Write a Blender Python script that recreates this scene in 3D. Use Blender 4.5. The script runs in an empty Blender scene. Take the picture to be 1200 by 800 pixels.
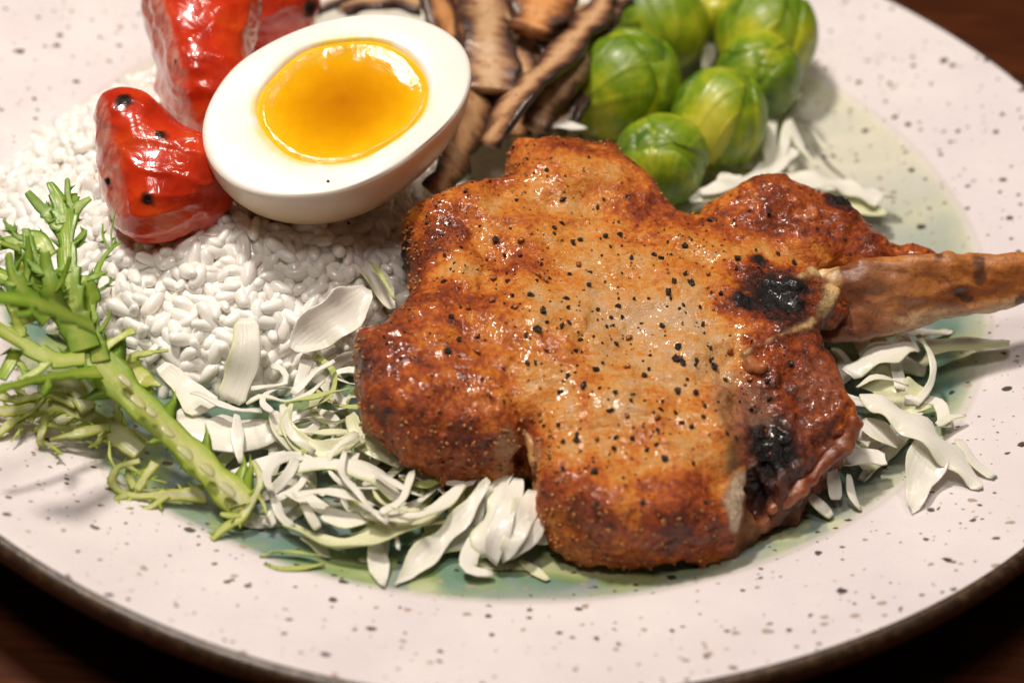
import bpy, math, random
import numpy as np
from mathutils import Vector, Matrix
from mathutils.bvhtree import BVHTree

# ------------------------------------------------------------------ camera, light
K = 0.01                                   # the numbers below are centimetres
DIST, FK, EL, CX, CY, ROLL = 42.0, 54.66, 0.6950, 0.505, -2.95, 0.0768
FPX = FK * DIST
_d = np.array([0, math.cos(EL), -math.sin(EL)])
CAM = np.array([CX, CY, 0]) - _d * DIST
_r = np.array([1.0, 0, 0]); _u = np.cross(_r, _d)
CR = _r * math.cos(ROLL) + _u * math.sin(ROLL)
CU = _u * math.cos(ROLL) - _r * math.sin(ROLL)
scene = bpy.context.scene
COL = scene.collection

cam = bpy.data.cameras.new('camera')
camo = bpy.data.objects.new('camera', cam); COL.objects.link(camo)
camo.matrix_world = Matrix(((CR[0], CU[0], -_d[0], CAM[0]*K), (CR[1], CU[1], -_d[1], CAM[1]*K),
                            (CR[2], CU[2], -_d[2], CAM[2]*K), (0, 0, 0, 1)))
cam.sensor_width = 36; cam.lens = FPX / 1200 * 36
cam.clip_start = 0.01; cam.clip_end = 20
cam.dof.use_dof = True; cam.dof.focus_distance = 0.393; cam.dof.aperture_fstop = 9.5; cam.dof.aperture_blades = 7
scene.camera = camo

world = bpy.data.worlds.new('World'); scene.world = world; world.use_nodes = True
bg = world.node_tree.nodes['Background']
bg.inputs[0].default_value = (1.0, 0.88, 0.80, 1); bg.inputs[1].default_value = 0.035

def area(name, loc, target, size, power, col):
    l = bpy.data.lights.new(name, 'AREA'); l.shape = 'RECTANGLE'; l.size = size[0]*K; l.size_y = size[1]*K
    l.energy = power; l.color = col
    o = bpy.data.objects.new(name, l); COL.objects.link(o)
    o.location = Vector(loc) * K
    o.rotation_euler = (Vector(target) - Vector(loc)).to_track_quat('-Z', 'Y').to_euler()
    return o
area('ceiling_lamp', (-24, 10, 74), (0, -2, 1), (10, 7), 5.9, (1.0, 0.90, 0.79))
area('pendant_lamp', (18, 14, 78), (1, -2, 1), (12, 9), 1.3, (1.0, 0.90, 0.80))
area('room_lamp', (-12, -26, 86), (0, -2, 1), (22, 14), 2.4, (1.0, 0.90, 0.80))

vs = scene.view_settings
vs.view_transform = 'Standard'; vs.look = 'None'; vs.gamma = 1; vs.exposure = -0.1; vs.use_curve_mapping = False
cy = scene.cycles
cy.use_denoising = True; cy.max_bounces = 8; cy.diffuse_bounces = 6; cy.glossy_bounces = 3; cy.transmission_bounces = 4
cy.sample_clamp_indirect = 4.0; cy.caustics_reflective = False; cy.caustics_refractive = False

# ------------------------------------------------------------------ helpers
random.seed(7); RNG = np.random.default_rng(7)

def ray(px, py):
    v = (px-600)*CR + (400-py)*CU + FPX*_d
    return v/np.linalg.norm(v)
def P(px, py, z):                          # the point at height z that the photograph shows at (px, py)
    v = ray(px, py); return CAM + v*((z-CAM[2])/v[2])
def PPl(px, py, c, n):                     # the same on a tilted plane
    v = ray(px, py); return CAM + v*(np.dot(np.asarray(c)-CAM, n)/np.dot(v, n))

def _hash(ix, iy, iz, s):
    h = (ix.astype(np.int64)*374761393 + iy.astype(np.int64)*668265263 + iz.astype(np.int64)*2147483647 + s*1274126177) & 0xFFFFFFFF
    h = ((h ^ (h >> 13))*1274126177) & 0xFFFFFFFF
    h = ((h ^ (h >> 16))*2246822519) & 0xFFFFFFFF
    return ((h ^ (h >> 15)) & 0xFFFF)/32767.5 - 1.0
def vnoise(p, scale=1.0, seed=0):
    seed = int(seed*100) if seed != int(seed) else int(seed)
    q = np.asarray(p)*scale; i = np.floor(q); f = q-i; f = f*f*(3-2*f); i = i.astype(np.int64)
    x, y, z = i[:, 0], i[:, 1], i[:, 2]; fx, fy, fz = f[:, 0], f[:, 1], f[:, 2]
    def L(dz):
        a = _hash(x, y, z+dz, seed)*(1-fx) + _hash(x+1, y, z+dz, seed)*fx
        b = _hash(x, y+1, z+dz, seed)*(1-fx) + _hash(x+1, y+1, z+dz, seed)*fx
        return a*(1-fy) + b*fy
    return L(0)*(1-fz) + L(1)*fz
def fbm(p, scale=1.0, oct=3, seed=0, gain=.5):
    s = 0; a = 1
    for k in range(oct):
        s = s + a*vnoise(p, scale*2**k, seed+k*17); a *= gain
    return s
def sstep(a, b, x):
    t = np.clip((x-a)/(b-a), 0, 1); return t*t*(3-2*t)

def link(name, data, parent=None, loc=(0, 0, 0)):
    o = bpy.data.objects.new(name, data); COL.objects.link(o); o.location = Vector(loc)*K
    if parent: o.parent = parent
    return o
def mesh(name, V, F, mat, attrs=None, smooth=True):
    V = np.asarray(V, float)*K
    me = bpy.data.meshes.new(name)
    if isinstance(F, np.ndarray):
        n, k = F.shape
        me.vertices.add(len(V)); me.vertices.foreach_set('co', V.astype(np.float32).ravel())
        me.loops.add(n*k); me.loops.foreach_set('vertex_index', F.astype(np.int32).ravel())
        me.polygons.add(n); me.polygons.foreach_set('loop_start', np.arange(0, n*k, k, dtype=np.int32))
        me.update(calc_edges=True)
    else:
        me.from_pydata([tuple(v) for v in V], [], F)
    me.validate()
    if smooth: me.polygons.foreach_set('use_smooth', np.ones(len(me.polygons), bool))
    for k, a in (attrs or {}).items():
        a = np.asarray(a, np.float32)
        if a.ndim == 1:
            t = me.attributes.new(k, 'FLOAT', 'POINT'); t.data.foreach_set('value', a)
        else:
            t = me.attributes.new(k, 'FLOAT_VECTOR', 'POINT'); t.data.foreach_set('vector', a.ravel())
    if mat: me.materials.append(mat)
    me.update()
    return me
def tag(o, label=None, cat=None, group=None, kind=None):
    for k, v in (('label', label), ('category', cat), ('group', group), ('kind', kind)):
        if v: o[k] = v
    return o
def thing(name, base, label, cat, group=None):
    return tag(link(name, None, None, base), label, cat, group)
def single(name, V, F, mat, label, cat, group=None, attrs=None, kind=None):   # a thing of one mesh, origin at its base
    V = np.asarray(V, float); b = np.array([V[:, 0].mean(), V[:, 1].mean(), V[:, 2].min()])
    return tag(link(name, mesh(name, V-b, F, mat, attrs), None, b), label, cat, group, kind)
def part(name, V, F, mat, parent, attrs=None, smooth=True):   # V in world centimetres
    b = np.array(parent.location)/K
    pp = parent.parent
    while pp: b = b+np.array(pp.location)/K; pp = pp.parent
    return link(name, mesh(name, np.asarray(V, float)-b, F, mat, attrs, smooth), parent)

def surface_net(f, o, h):                  # naive surface nets over a sampled distance field
    nx, ny, nz = f.shape
    ins = f < 0
    c = np.zeros((nx-1, ny-1, nz-1), np.int8)
    for a in (0, 1):
        for b in (0, 1):
            for g in (0, 1): c += ins[a:nx-1+a, b:ny-1+b, g:nz-1+g]
    act = np.argwhere((c > 0) & (c < 8)); idx = -np.ones(c.shape, np.int64); idx[tuple(act.T)] = np.arange(len(act))
    acc = np.zeros((len(act), 3)); cnt = np.zeros(len(act))
    cor = [(a, b, g) for a in (0, 1) for b in (0, 1) for g in (0, 1)]
    for i in range(8):
        for j in range(i+1, 8):
            A, B = np.array(cor[i]), np.array(cor[j])
            if np.abs(A-B).sum() != 1: continue
            fa = f[tuple((act+A).T)]; fb = f[tuple((act+B).T)]
            m = (fa < 0) != (fb < 0); t = np.where(m, fa/np.where(m, fa-fb, 1), 0)
            acc += np.where(m[:, None], A+(B-A)*t[:, None], 0); cnt += m
    V = (act + acc/cnt[:, None])*h + o
    Q = []
    for ax in range(3):
        b1, b2 = [(1, 2), (2, 0), (0, 1)][ax]
        sl = [slice(1, n-1) for n in f.shape]; sl[ax] = slice(0, f.shape[ax]-1)
        sl2 = list(sl); sl2[ax] = slice(1, f.shape[ax])
        i0 = ins[tuple(sl)]; i1 = ins[tuple(sl2)]
        e = np.argwhere(i0 != i1); e2 = e.copy()
        for k in range(3):
            if k != ax: e2[:, k] += 1
        def at(d1, d2):
            q = e2.copy(); q[:, b1] -= d1; q[:, b2] -= d2; return idx[tuple(q.T)]
        q = np.stack([at(1, 1), at(0, 1), at(0, 0), at(1, 0)], 1)
        fl = ~i0[tuple(e.T)]
        q[fl] = q[fl][:, ::-1]
        Q.append(q)
    return V, np.concatenate(Q)
def grid(lo, hi, h):
    ax = [np.arange(lo[k], hi[k]+h, h) for k in range(3)]
    X, Y, Z = np.meshgrid(*ax, indexing='ij')
    return X, Y, Z, np.array([a[0] for a in ax])
def smin(a, b, k):
    h = np.clip(.5+.5*(b-a)/k, 0, 1); return b*(1-h)+a*h-k*h*(1-h)
def sd_seg(p, a, b, ra, rb):
    a = np.asarray(a, float); b = np.asarray(b, float); ab = b-a
    t = np.clip(((p-a)@ab)/(ab@ab), 0, 1)
    return np.linalg.norm(p-a-t[..., None]*ab, axis=-1)-(ra+(rb-ra)*t)
def poly_sd(poly, X, Y):
    p = np.stack([X.ravel(), Y.ravel()], 1); d = np.full(len(p), 1e9); ins = np.zeros(len(p), bool)
    n = len(poly)
    for i in range(n):
        a = poly[i]; b = poly[(i+1) % n]; e = b-a; w = p-a
        t = np.clip((w@e)/(e@e+1e-12), 0, 1); dd = w-t[:, None]*e; d = np.minimum(d, (dd**2).sum(1))
        c = ((a[1] > p[:, 1]) != (b[1] > p[:, 1]))
        with np.errstate(divide='ignore', invalid='ignore'):
            ins ^= c & (p[:, 0] < (b[0]-a[0])*(p[:, 1]-a[1])/(b[1]-a[1])+a[0])
    d = np.sqrt(d); return np.where(ins, -d, d).reshape(X.shape)
def band_noise(f, X, Y, Z, w, fn):         # adds fn(points) to a field near its surface only
    m = np.abs(f) < w; p = np.stack([X[m], Y[m], Z[m]], 1); f[m] += fn(p); return f
def normals(V, F):
    n = np.cross(V[F[:, 2]]-V[F[:, 0]], V[F[:, 3]]-V[F[:, 1]]); N = np.zeros_like(V)
    for k in range(4): np.add.at(N, F[:, k], n)
    return N/np.maximum(np.linalg.norm(N, axis=1, keepdims=True), 1e-12)
def catmull(pts, n):
    pts = np.asarray(pts, float)
    if len(pts) == 2: pts = np.array([pts[0], (pts[0]+pts[1])/2, pts[1]])
    q = np.vstack([2*pts[0]-pts[1], pts, 2*pts[-1]-pts[-2]])
    L = np.concatenate([[0], np.cumsum(np.linalg.norm(np.diff(pts[:, :3], axis=0), axis=1))]); s = np.linspace(0, L[-1], n)
    k = np.clip(np.searchsorted(L, s, 'right')-1, 0, len(pts)-2); t = ((s-L[k])/(L[k+1]-L[k]+1e-9))[:, None]
    a, b, c, d = q[k], q[k+1], q[k+2], q[k+3]
    return .5*(2*b+(c-a)*t+(2*a-5*b+4*c-d)*t**2+(3*b-a-3*c+d)*t**3), s

def ribbon(path, width, thick, roll=0., curl=0., seed=0, n=None, m=10, wob=.12, taper=(.25, .25), twist=0., ripple=0.):
    """A solid strip swept along a path: width may be one number or a list along the path."""
    path = np.asarray(path, float)
    L = np.linalg.norm(np.diff(path, axis=0), axis=1).sum(); n = n or int(max(10, min(60, L/.12)))
    C, s = catmull(path, n); t = np.linspace(0, 1, n)
    T = np.gradient(C, axis=0); T /= np.linalg.norm(T, axis=1, keepdims=True)+1e-9
    w = np.interp(t, np.linspace(0, 1, len(width)), width) if np.ndim(width) else np.full(n, width)
    sd = np.stack([s*1.3, np.full(n, seed*3.7), np.zeros(n)], 1)
    w = w*(1+wob*vnoise(sd, 1.6, seed))
    if taper[0]: w = w*np.clip((s+.04)/taper[0], .12, 1)**.5
    if taper[1]: w = w*np.clip((s[-1]-s+.04)/taper[1], .12, 1)**.5
    up = np.array([0, 0, 1.0])
    S = np.cross(T, up); S /= np.linalg.norm(S, axis=1, keepdims=True)+1e-6
    Nn = np.cross(S, T)
    a = roll+twist*(t-.5)+.25*vnoise(sd, .8, seed+5)
    S2 = S*np.cos(a)[:, None]+Nn*np.sin(a)[:, None]; N2 = Nn*np.cos(a)[:, None]-S*np.sin(a)[:, None]
    ph = np.linspace(0, 2*np.pi, m, endpoint=False); cx = np.sign(np.cos(ph))*np.abs(np.cos(ph))**.6; cz = np.sign(np.sin(ph))*np.abs(np.sin(ph))**.6
    th = np.minimum(thick, w*.8)
    off = curl*w[:, None]*(cx[None]**2-.4)
    if ripple: off = off+ripple*np.abs(cx[None])*np.sin(s*7+seed)[:, None]*np.sign(cx[None])
    V = C[:, None]+S2[:, None]*(cx[None]*w[:, None]/2)[..., None]+N2[:, None]*(cz[None]*th[:, None]/2+off)[..., None]
    U = np.stack([np.repeat(s[:, None], m, 1), np.broadcast_to(cx, (n, m))*w[:, None]/2, np.broadcast_to(cx, (n, m))], -1)
    V = V.reshape(-1, 3); U = U.reshape(-1, 3)
    i = np.arange(n-1)[:, None]*m; j = np.arange(m)[None]; j2 = (j+1) % m
    F = np.stack([i+j, i+j2, i+m+j2, i+m+j], -1).reshape(-1, 4)
    V = np.vstack([V, V[:m].mean(0), V[-m:].mean(0)]); U = np.vstack([U, U[:m].mean(0), U[-m:].mean(0)])
    e0 = np.array([[k, len(V)-2, (k+1) % m] for k in range(m)]); e1 = np.array([[(n-1)*m+(k+1) % m, len(V)-1, (n-1)*m+k] for k in range(m)])
    return V, [tuple(f) for f in F]+[tuple(f) for f in e0]+[tuple(f) for f in e1], U

# ------------------------------------------------------------------ materials
class Mat:
    def __init__(s, name):
        s.m = bpy.data.materials.new(name); s.m.use_nodes = True; s.t = s.m.node_tree
        s.b = s.t.nodes['Principled BSDF']; s._c = None
    def n(s, ty, **kw):
        nd = s.t.nodes.new(ty)
        for k, v in kw.items(): setattr(nd, k, v)
        return nd
    def put(s, sock, v):
        if isinstance(v, bpy.types.NodeSocket): s.t.links.new(v, sock)
        elif isinstance(v, (tuple, list)) and len(v) == 3 and sock.type == 'RGBA': sock.default_value = (*v, 1)
        else: sock.default_value = v
    def set(s, **kw):
        for k, v in kw.items(): s.put(s.b.inputs[k.replace('_', ' ')], v)
        return s
    def co(s, scale=(1, 1, 1), attr=None):     # centimetres
        if attr: c = s.n('ShaderNodeAttribute', attribute_name=attr).outputs['Vector']; k = 1
        else: c = s.n('ShaderNodeTexCoord').outputs['Object']; k = 100
        mp = s.n('ShaderNodeMapping'); s.put(mp.inputs[0], c); mp.inputs['Scale'].default_value = tuple(k*x for x in scale); return mp.outputs[0]
    def noise(s, scale, detail=3, rough=.5, co=None, dist=0):
        nd = s.n('ShaderNodeTexNoise'); s.put(nd.inputs['Vector'], co or s.co()); nd.inputs['Scale'].default_value = scale
        nd.inputs['Detail'].default_value = detail; nd.inputs['Roughness'].default_value = rough; nd.inputs['Distortion'].default_value = dist
        return nd.outputs[0]
    def vor(s, scale, out='Distance', co=None, feature='F1', rnd=1):
        nd = s.n('ShaderNodeTexVoronoi', feature=feature); s.put(nd.inputs['Vector'], co or s.co()); nd.inputs['Scale'].default_value = scale
        nd.inputs['Randomness'].default_value = rnd
        return nd.outputs[out]
    def ramp(s, v, *stops):
        nd = s.n('ShaderNodeValToRGB'); s.put(nd.inputs[0], v); e = nd.color_ramp.elements
        while len(e) < len(stops): e.new(.5)
        for el, (p, c) in zip(e, stops): el.position = p; el.color = (c, c, c, 1) if np.isscalar(c) else (*c, 1)
        return nd.outputs[0]
    def mix(s, f, a, b, mode='MIX'):
        nd = s.n('ShaderNodeMix', data_type='RGBA', blend_type=mode)
        s.put(nd.inputs[0], f); s.put(nd.inputs[6], a); s.put(nd.inputs[7], b); return nd.outputs[2]
    def math(s, op, a, b=0., c=None, clamp=False):
        nd = s.n('ShaderNodeMath', operation=op, use_clamp=clamp); s.put(nd.inputs[0], a); s.put(nd.inputs[1], b)
        if c is not None: s.put(nd.inputs[2], c)
        return nd.outputs[0]
    def attr(s, name, out='Vector'): return s.n('ShaderNodeAttribute', attribute_name=name).outputs[out]
    def sep(s, v):
        nd = s.n('ShaderNodeSeparateXYZ'); s.put(nd.inputs[0], v); return nd.outputs
    def rnd(s): return s.n('ShaderNodeObjectInfo').outputs['Random']
    def bump(s, h, strength=.5, dist=.05, prev=None):
        nd = s.n('ShaderNodeBump'); s.put(nd.inputs['Height'], h); nd.inputs['Strength'].default_value = strength; nd.inputs['Distance'].default_value = dist*K
        if prev is not None: s.put(nd.inputs['Normal'], prev)
        s.put(s.b.inputs['Normal'], nd.outputs[0]); s.put(s.b.inputs['Coat Normal'], nd.outputs[0]); return nd.outputs[0]
    def thin(s, f, tint):
        tr = s.n('ShaderNodeBsdfTranslucent'); s.put(tr.inputs['Color'], tint); mx = s.n('ShaderNodeMixShader'); mx.inputs[0].default_value = f
        s.t.links.new(s.b.outputs[0], mx.inputs[1]); s.t.links.new(tr.outputs[0], mx.inputs[2]); s.t.links.new(mx.outputs[0], s.t.nodes['Material Output'].inputs[0])
    def sss(s, w, r, scale=1.0):
        s.set(Subsurface_Weight=w, Subsurface_Radius=r, Subsurface_Scale=scale*K); return s

def mat_wood():
    m = Mat('table_wood'); g = m.noise(1.6, 6, .6, m.co((.12, 1.4, 1)), 1.2); f = m.noise(14, 3, .6, m.co((.1, 2, 1)))
    c = m.ramp(g, (.3, (.030, .007, .002)), (.55, (.075, .017, .004)), (.75, (.12, .030, .007)))
    c = m.mix(m.math('MULTIPLY', f, .4), c, (.03, .01, .004)); m.set(Base_Color=c, Roughness=.6, Specular_IOR_Level=.12); m.bump(f, .15, .02); return m.m
def mat_plate():
    m = Mat('speckled_glaze'); co = m.co()
    x, y, z = m.sep(co); r = m.math('SQRT', m.math('ADD', m.math('MULTIPLY', x, x), m.math('MULTIPLY', y, y)))
    base = m.mix(m.ramp(m.noise(.5, 3), (.35, 0.), (.7, 1.)), (.73, .665, .69), (.79, .735, .745))
    # brushed glaze in the well
    wob = m.math('MULTIPLY', m.math('SUBTRACT', m.noise(.45, 3, .5, co), .5), 1.6)
    rr = m.math('ADD', r, wob)
    brush = m.co((.32, .75, 1)); n1 = m.noise(.9, 2, .45, brush, .8); n2 = m.noise(1.1, 2, .5, m.co((.8, .35, 1)), .6); n3 = m.noise(4, 4, .6)
    n1 = m.math('ADD', n1, m.math('MULTIPLY', m.math('SUBTRACT', n3, .5), .07))
    wc = m.ramp(n1, (.36, (.12, .22, .20)), (.46, (.17, .27, .17)), (.56, (.27, .36, .13)), (.68, (.52, .53, .33)))
    wc = m.mix(m.ramp(n2, (.51, 0.), (.60, .9)), wc, (.20, .26, .28))
    wc = m.mix(m.ramp(m.noise(1.3, 2, .5, m.co((.5, .5, 1))), (.56, 0.), (.66, .8)), wc, (.13, .25, .20))
    bk = m.ramp(m.math('DIVIDE', m.math('ADD', y, 2.), 6., clamp=True), (.0, 0.), (1., .8)); wc = m.mix(bk, wc, (.72, .68, .60))
    ring = m.ramp(m.math('DIVIDE', m.math('SUBTRACT', rr, 10.25), 1.1, clamp=True), (.0, 0.), (.55, .6), (1., .9))
    ring = m.math('MULTIPLY', ring, m.ramp(m.math('DIVIDE', m.math('ADD', x, 1.), 5., clamp=True), (.0, .15), (1., 1.)))
    wc = m.mix(ring, wc, (.68, .66, .50))
    edge = m.ramp(m.math('SUBTRACT', m.math('ADD', r, m.math('MULTIPLY', wob, .12)), 10.4, clamp=True), (.40, 0.), (.62, 1.))
    c = m.mix(edge, wc, base)
    line = m.ramp(m.math('ABSOLUTE', m.math('SUBTRACT', r, 11.0)), (.0, .35), (.09, 0.))
    c = m.mix(line, c, (.50, .45, .36))
    # iron speckle
    for sc, thr, jit, seedoff, dark in ((1.35, .15, .62, 0., (.055, .030, .018)), (2.6, .165, .55, 3.3, (.09, .05, .03)), (1.0, .12, .75, 7.1, (.02, .013, .012)), (3.6, .13, .72, 5.1, (.32, .22, .17)), (1.9, .17, .74, 9.3, (.40, .30, .25))):
        w = m.n('ShaderNodeVectorMath', operation='ADD'); m.put(w.inputs[0], m.co((1, 1.15, 0))); w.inputs[1].default_value = (seedoff, seedoff*1.7, 0)
        d2 = m.n('ShaderNodeVectorMath', operation='SCALE'); nv = m.n('ShaderNodeTexNoise'); m.put(nv.inputs['Vector'], co); nv.inputs['Scale'].default_value = 5
        m.put(d2.inputs[0], nv.outputs[1]); d2.inputs['Scale'].default_value = .16
        w2 = m.n('ShaderNodeVectorMath', operation='ADD'); m.put(w2.inputs[0], w.outputs[0]); m.put(w2.inputs[1], d2.outputs[0])
        vn = m.n('ShaderNodeTexVoronoi', voronoi_dimensions='2D'); m.put(vn.inputs['Vector'], w2.outputs[0]); vn.inputs['Scale'].default_value = sc
        ch = m.sep(vn.outputs['Color'])[0]
        rad = m.math('MULTIPLY', m.math('SUBTRACT', ch, jit, clamp=True), thr/(1-jit))
        k = m.math('DIVIDE', m.math('SUBTRACT', rad, vn.outputs['Distance']), .03, clamp=True)
        c = m.mix(m.math('MULTIPLY', k, .92), c, dark)
    m.set(Base_Color=c, Roughness=m.ramp(m.noise(3, 3), (.3, .22), (.7, .36)), Specular_IOR_Level=.5, Coat_Weight=.15, Coat_Roughness=.15)
    m.bump(m.noise(2.5, 3), .12, .03); return m.m
def mat_rim():
    m = Mat('bare_brown_rim'); n = m.noise(5, 5, .65); c = m.ramp(n, (.3, (.018, .009, .005)), (.55, (.06, .030, .014)), (.75, (.14, .075, .035)))
    m.set(Base_Color=c, Roughness=m.ramp(m.noise(9, 3), (.3, .25), (.7, .5)), Coat_Weight=.3, Coat_Roughness=.2); m.bump(m.noise(11, 4, .6), .5, .04); return m.m
def mat_meat():
    m = Mat('seared_pork'); w = m.attr('wet', 'Fac'); ch = m.attr('char', 'Fac'); se = m.attr('sear', 'Fac'); ov = m.attr('over', 'Fac'); c0 = m.attr('col', 'Color')
    n1 = m.noise(1.3, 9, .68, None, .5); n2 = m.noise(8, 5, .7); n3 = m.noise(30, 3, .65); fib = m.noise(3.5, 5, .65, m.co((.7, 2.6, 1.5)), .8); vg = m.vor(9)
    t = m.math('ADD', se, m.math('MULTIPLY', m.math('SUBTRACT', n1, .5), 1.3)); t = m.math('ADD', t, m.math('MULTIPLY', m.math('SUBTRACT', n2, .5), .75))
    t = m.math('ADD', t, m.math('MULTIPLY', m.math('SUBTRACT', n3, .5), .35)); t = m.math('ADD', t, m.math('MULTIPLY', m.math('SUBTRACT', vg, .35), .16))
    c = m.ramp(t, (.0, (.65, .40, .22)), (.16, (.66, .335, .105)), (.30, (.65, .245, .030)), (.44, (.57, .15, .012)), (.60, (.36, .062, .006)), (.76, (.18, .028, .005)), (.90, (.065, .012, .005)), (1., (.015, .007, .005)))
    c = m.mix(m.math('MULTIPLY', m.ramp(fib, (.52, 0.), (.66, .5)), m.math('SUBTRACT', .75, m.math('MULTIPLY', se, 1.6), clamp=True)), c, (.76, .53, .38))
    cm = m.mix(.85, c0, m.ramp(n1, (.3, (.35, .25, .2)), (.5, (1, 1, 1)), (.72, (1.4, 1.3, 1.15))), 'MULTIPLY'); cm = m.mix(m.ramp(n2, (.48, 0.), (.68, .8)), cm, m.mix(1., cm, (.35, .22, .16), 'MULTIPLY'))
    c = m.mix(ov, c, cm); c = m.mix(ch, c, (.007, .005, .005))
    ro = m.math('ADD', m.ramp(n2, (.3, .26), (.7, .55)), m.math('MULTIPLY', m.math('SUBTRACT', .5, w), .35), clamp=True)
    m.set(Base_Color=c, Roughness=ro, Specular_IOR_Level=.35, Coat_Weight=m.math('MULTIPLY', w, .5), Coat_Roughness=.08)
    m.sss(.08, (.25, .08, .03), .6)
    b = m.bump(n1, .5, .2); b = m.bump(fib, .35, .07, b); b = m.bump(n2, .6, .10, b); m.bump(n3, .6, .035, b)
    k1 = m.n('ShaderNodeBump'); m.put(k1.inputs['Height'], m.noise(3.2, 3, .5)); k1.inputs['Strength'].default_value = .35; k1.inputs['Distance'].default_value = .12*K
    k2 = m.n('ShaderNodeBump'); m.put(k2.inputs['Height'], m.noise(11, 2, .5)); k2.inputs['Strength'].default_value = .28; k2.inputs['Distance'].default_value = .035*K; m.put(k2.inputs['Normal'], k1.outputs[0])
    m.put(m.b.inputs['Coat Normal'], k2.outputs[0]); return m.m
def mat_bone():
    m = Mat('roast_bone'); n = m.noise(1.9, 7, .68, m.co((.8, 1.5, 1.5)), .5); c = m.attr('col', 'Color')
    c = m.mix(.65, c, m.ramp(n, (.32, (.28, .15, .08)), (.5, (1, 1, 1)), (.7, (1.4, 1.35, 1.2))), 'MULTIPLY')
    c = m.mix(m.ramp(m.noise(9, 4, .65), (.55, 0.), (.7, .6)), c, m.mix(1., c, (.35, .2, .12), 'MULTIPLY'))
    m.set(Base_Color=c, Roughness=m.ramp(m.noise(8, 3), (.3, .28), (.7, .5)), Coat_Weight=.3, Coat_Roughness=.2); m.sss(.15, (.3, .2, .1), .8)
    b = m.bump(n, .35, .08); m.bump(m.noise(14, 4, .6), .4, .03, b); return m.m
def mat_simple(name, col, rough, sss=0, rad=(.3, .2, .1), coat=0, bump=0, bs=8, var=.15, bd=.04):
    m = Mat(name); n = m.noise(bs*.4, 4); dk = tuple(x*(1-var*2) for x in col); lt = tuple(min(1, x*(1+var)) for x in col)
    m.set(Base_Color=m.ramp(n, (.3, dk), (.7, lt)), Roughness=rough, Coat_Weight=coat, Coat_Roughness=.1)
    if sss: m.sss(sss, rad)
    if bump: m.bump(m.noise(bs, 4, .6), bump, bd)
    return m.m
def mat_rice():
    m = Mat('steamed_rice'); r = m.rnd(); n = m.noise(2.5, 3)
    c = m.mix(m.ramp(n, (.4, 0.), (.8, 1.)), (.91, .875, .825), (.95, .925, .89))
    m.set(Base_Color=c, Roughness=.34, Coat_Weight=.6, Coat_Roughness=.1); m.sss(.35, (.12, .10, .08), 1.0); m.bump(m.noise(6, 3), .3, .05); return m.m
def mat_eggwhite():
    m = Mat('boiled_egg_white'); x, y, z = m.sep(m.co()); sk = m.attr('skin', 'Fac')
    n = m.noise(.9, 3); c = m.mix(m.ramp(n, (.45, 0.), (.75, .35)), (.86, .80, .76), (.84, .76, .60))
    c = m.mix(m.math('MULTIPLY', sk, .85), c, (.66, .45, .22)); c = m.mix(m.math('MULTIPLY', m.attr('yol', 'Fac'), m.ramp(m.noise(1.7, 3), (.4, .1), (.65, 1.))), c, (.84, .66, .12))
    m.set(Base_Color=c, Roughness=.33, Coat_Weight=.2, Coat_Roughness=.2); m.sss(.3, (.4, .3, .2), .5); m.bump(m.noise(6, 3), .08, .03); return m.m
def mat_yolk():
    m = Mat('soft_yolk'); r = m.attr('rad', 'Fac'); n = m.noise(2.2, 4, .6)
    rr = m.math('ADD', r, m.math('MULTIPLY', m.math('SUBTRACT', n, .5), .35))
    c = m.ramp(rr, (.0, (.50, .165, .001)), (.38, (.62, .245, .001)), (.62, (.74, .34, .002)), (.82, (.80, .43, .004)), (1., (.82, .50, .02)))
    m.set(Base_Color=c, Roughness=.09, Specular_IOR_Level=.35, Coat_Weight=.25, Coat_Roughness=.05); m.sss(.2, (.5, .22, .02), .4)
    g = m.math('MULTIPLY', m.noise(11, 3, .6), m.ramp(r, (.62, .0), (.85, 1.))); b = m.bump(g, .3, .05); m.bump(m.noise(1.6, 2), .1, .06, b); return m.m
def mat_tomato():
    m = Mat('roast_tomato'); ct = m.attr('cut', 'Fac'); n = m.noise(.9, 3, .5); str_ = m.noise(2.2, 3, .5, m.co((3.2, 3.2, .7)))
    c = m.ramp(n, (.3, (.34, .012, .003)), (.5, (.56, .032, .005)), (.72, (.62, .075, .008)))
    cc = m.ramp(str_, (.35, (.50, .10, .07)), (.65, (.60, .28, .22)))
    c = m.mix(ct, c, cc); c = m.mix(m.attr('char', 'Fac'), c, (.012, .006, .004))
    m.set(Base_Color=c, Roughness=.22, Coat_Weight=.6, Coat_Roughness=.06); m.sss(.3, (.5, .08, .03), .6)
    wr = m.noise(2.0, 3, .5, None, 1.6); m.bump(wr, .35, .08); return m.m
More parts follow.
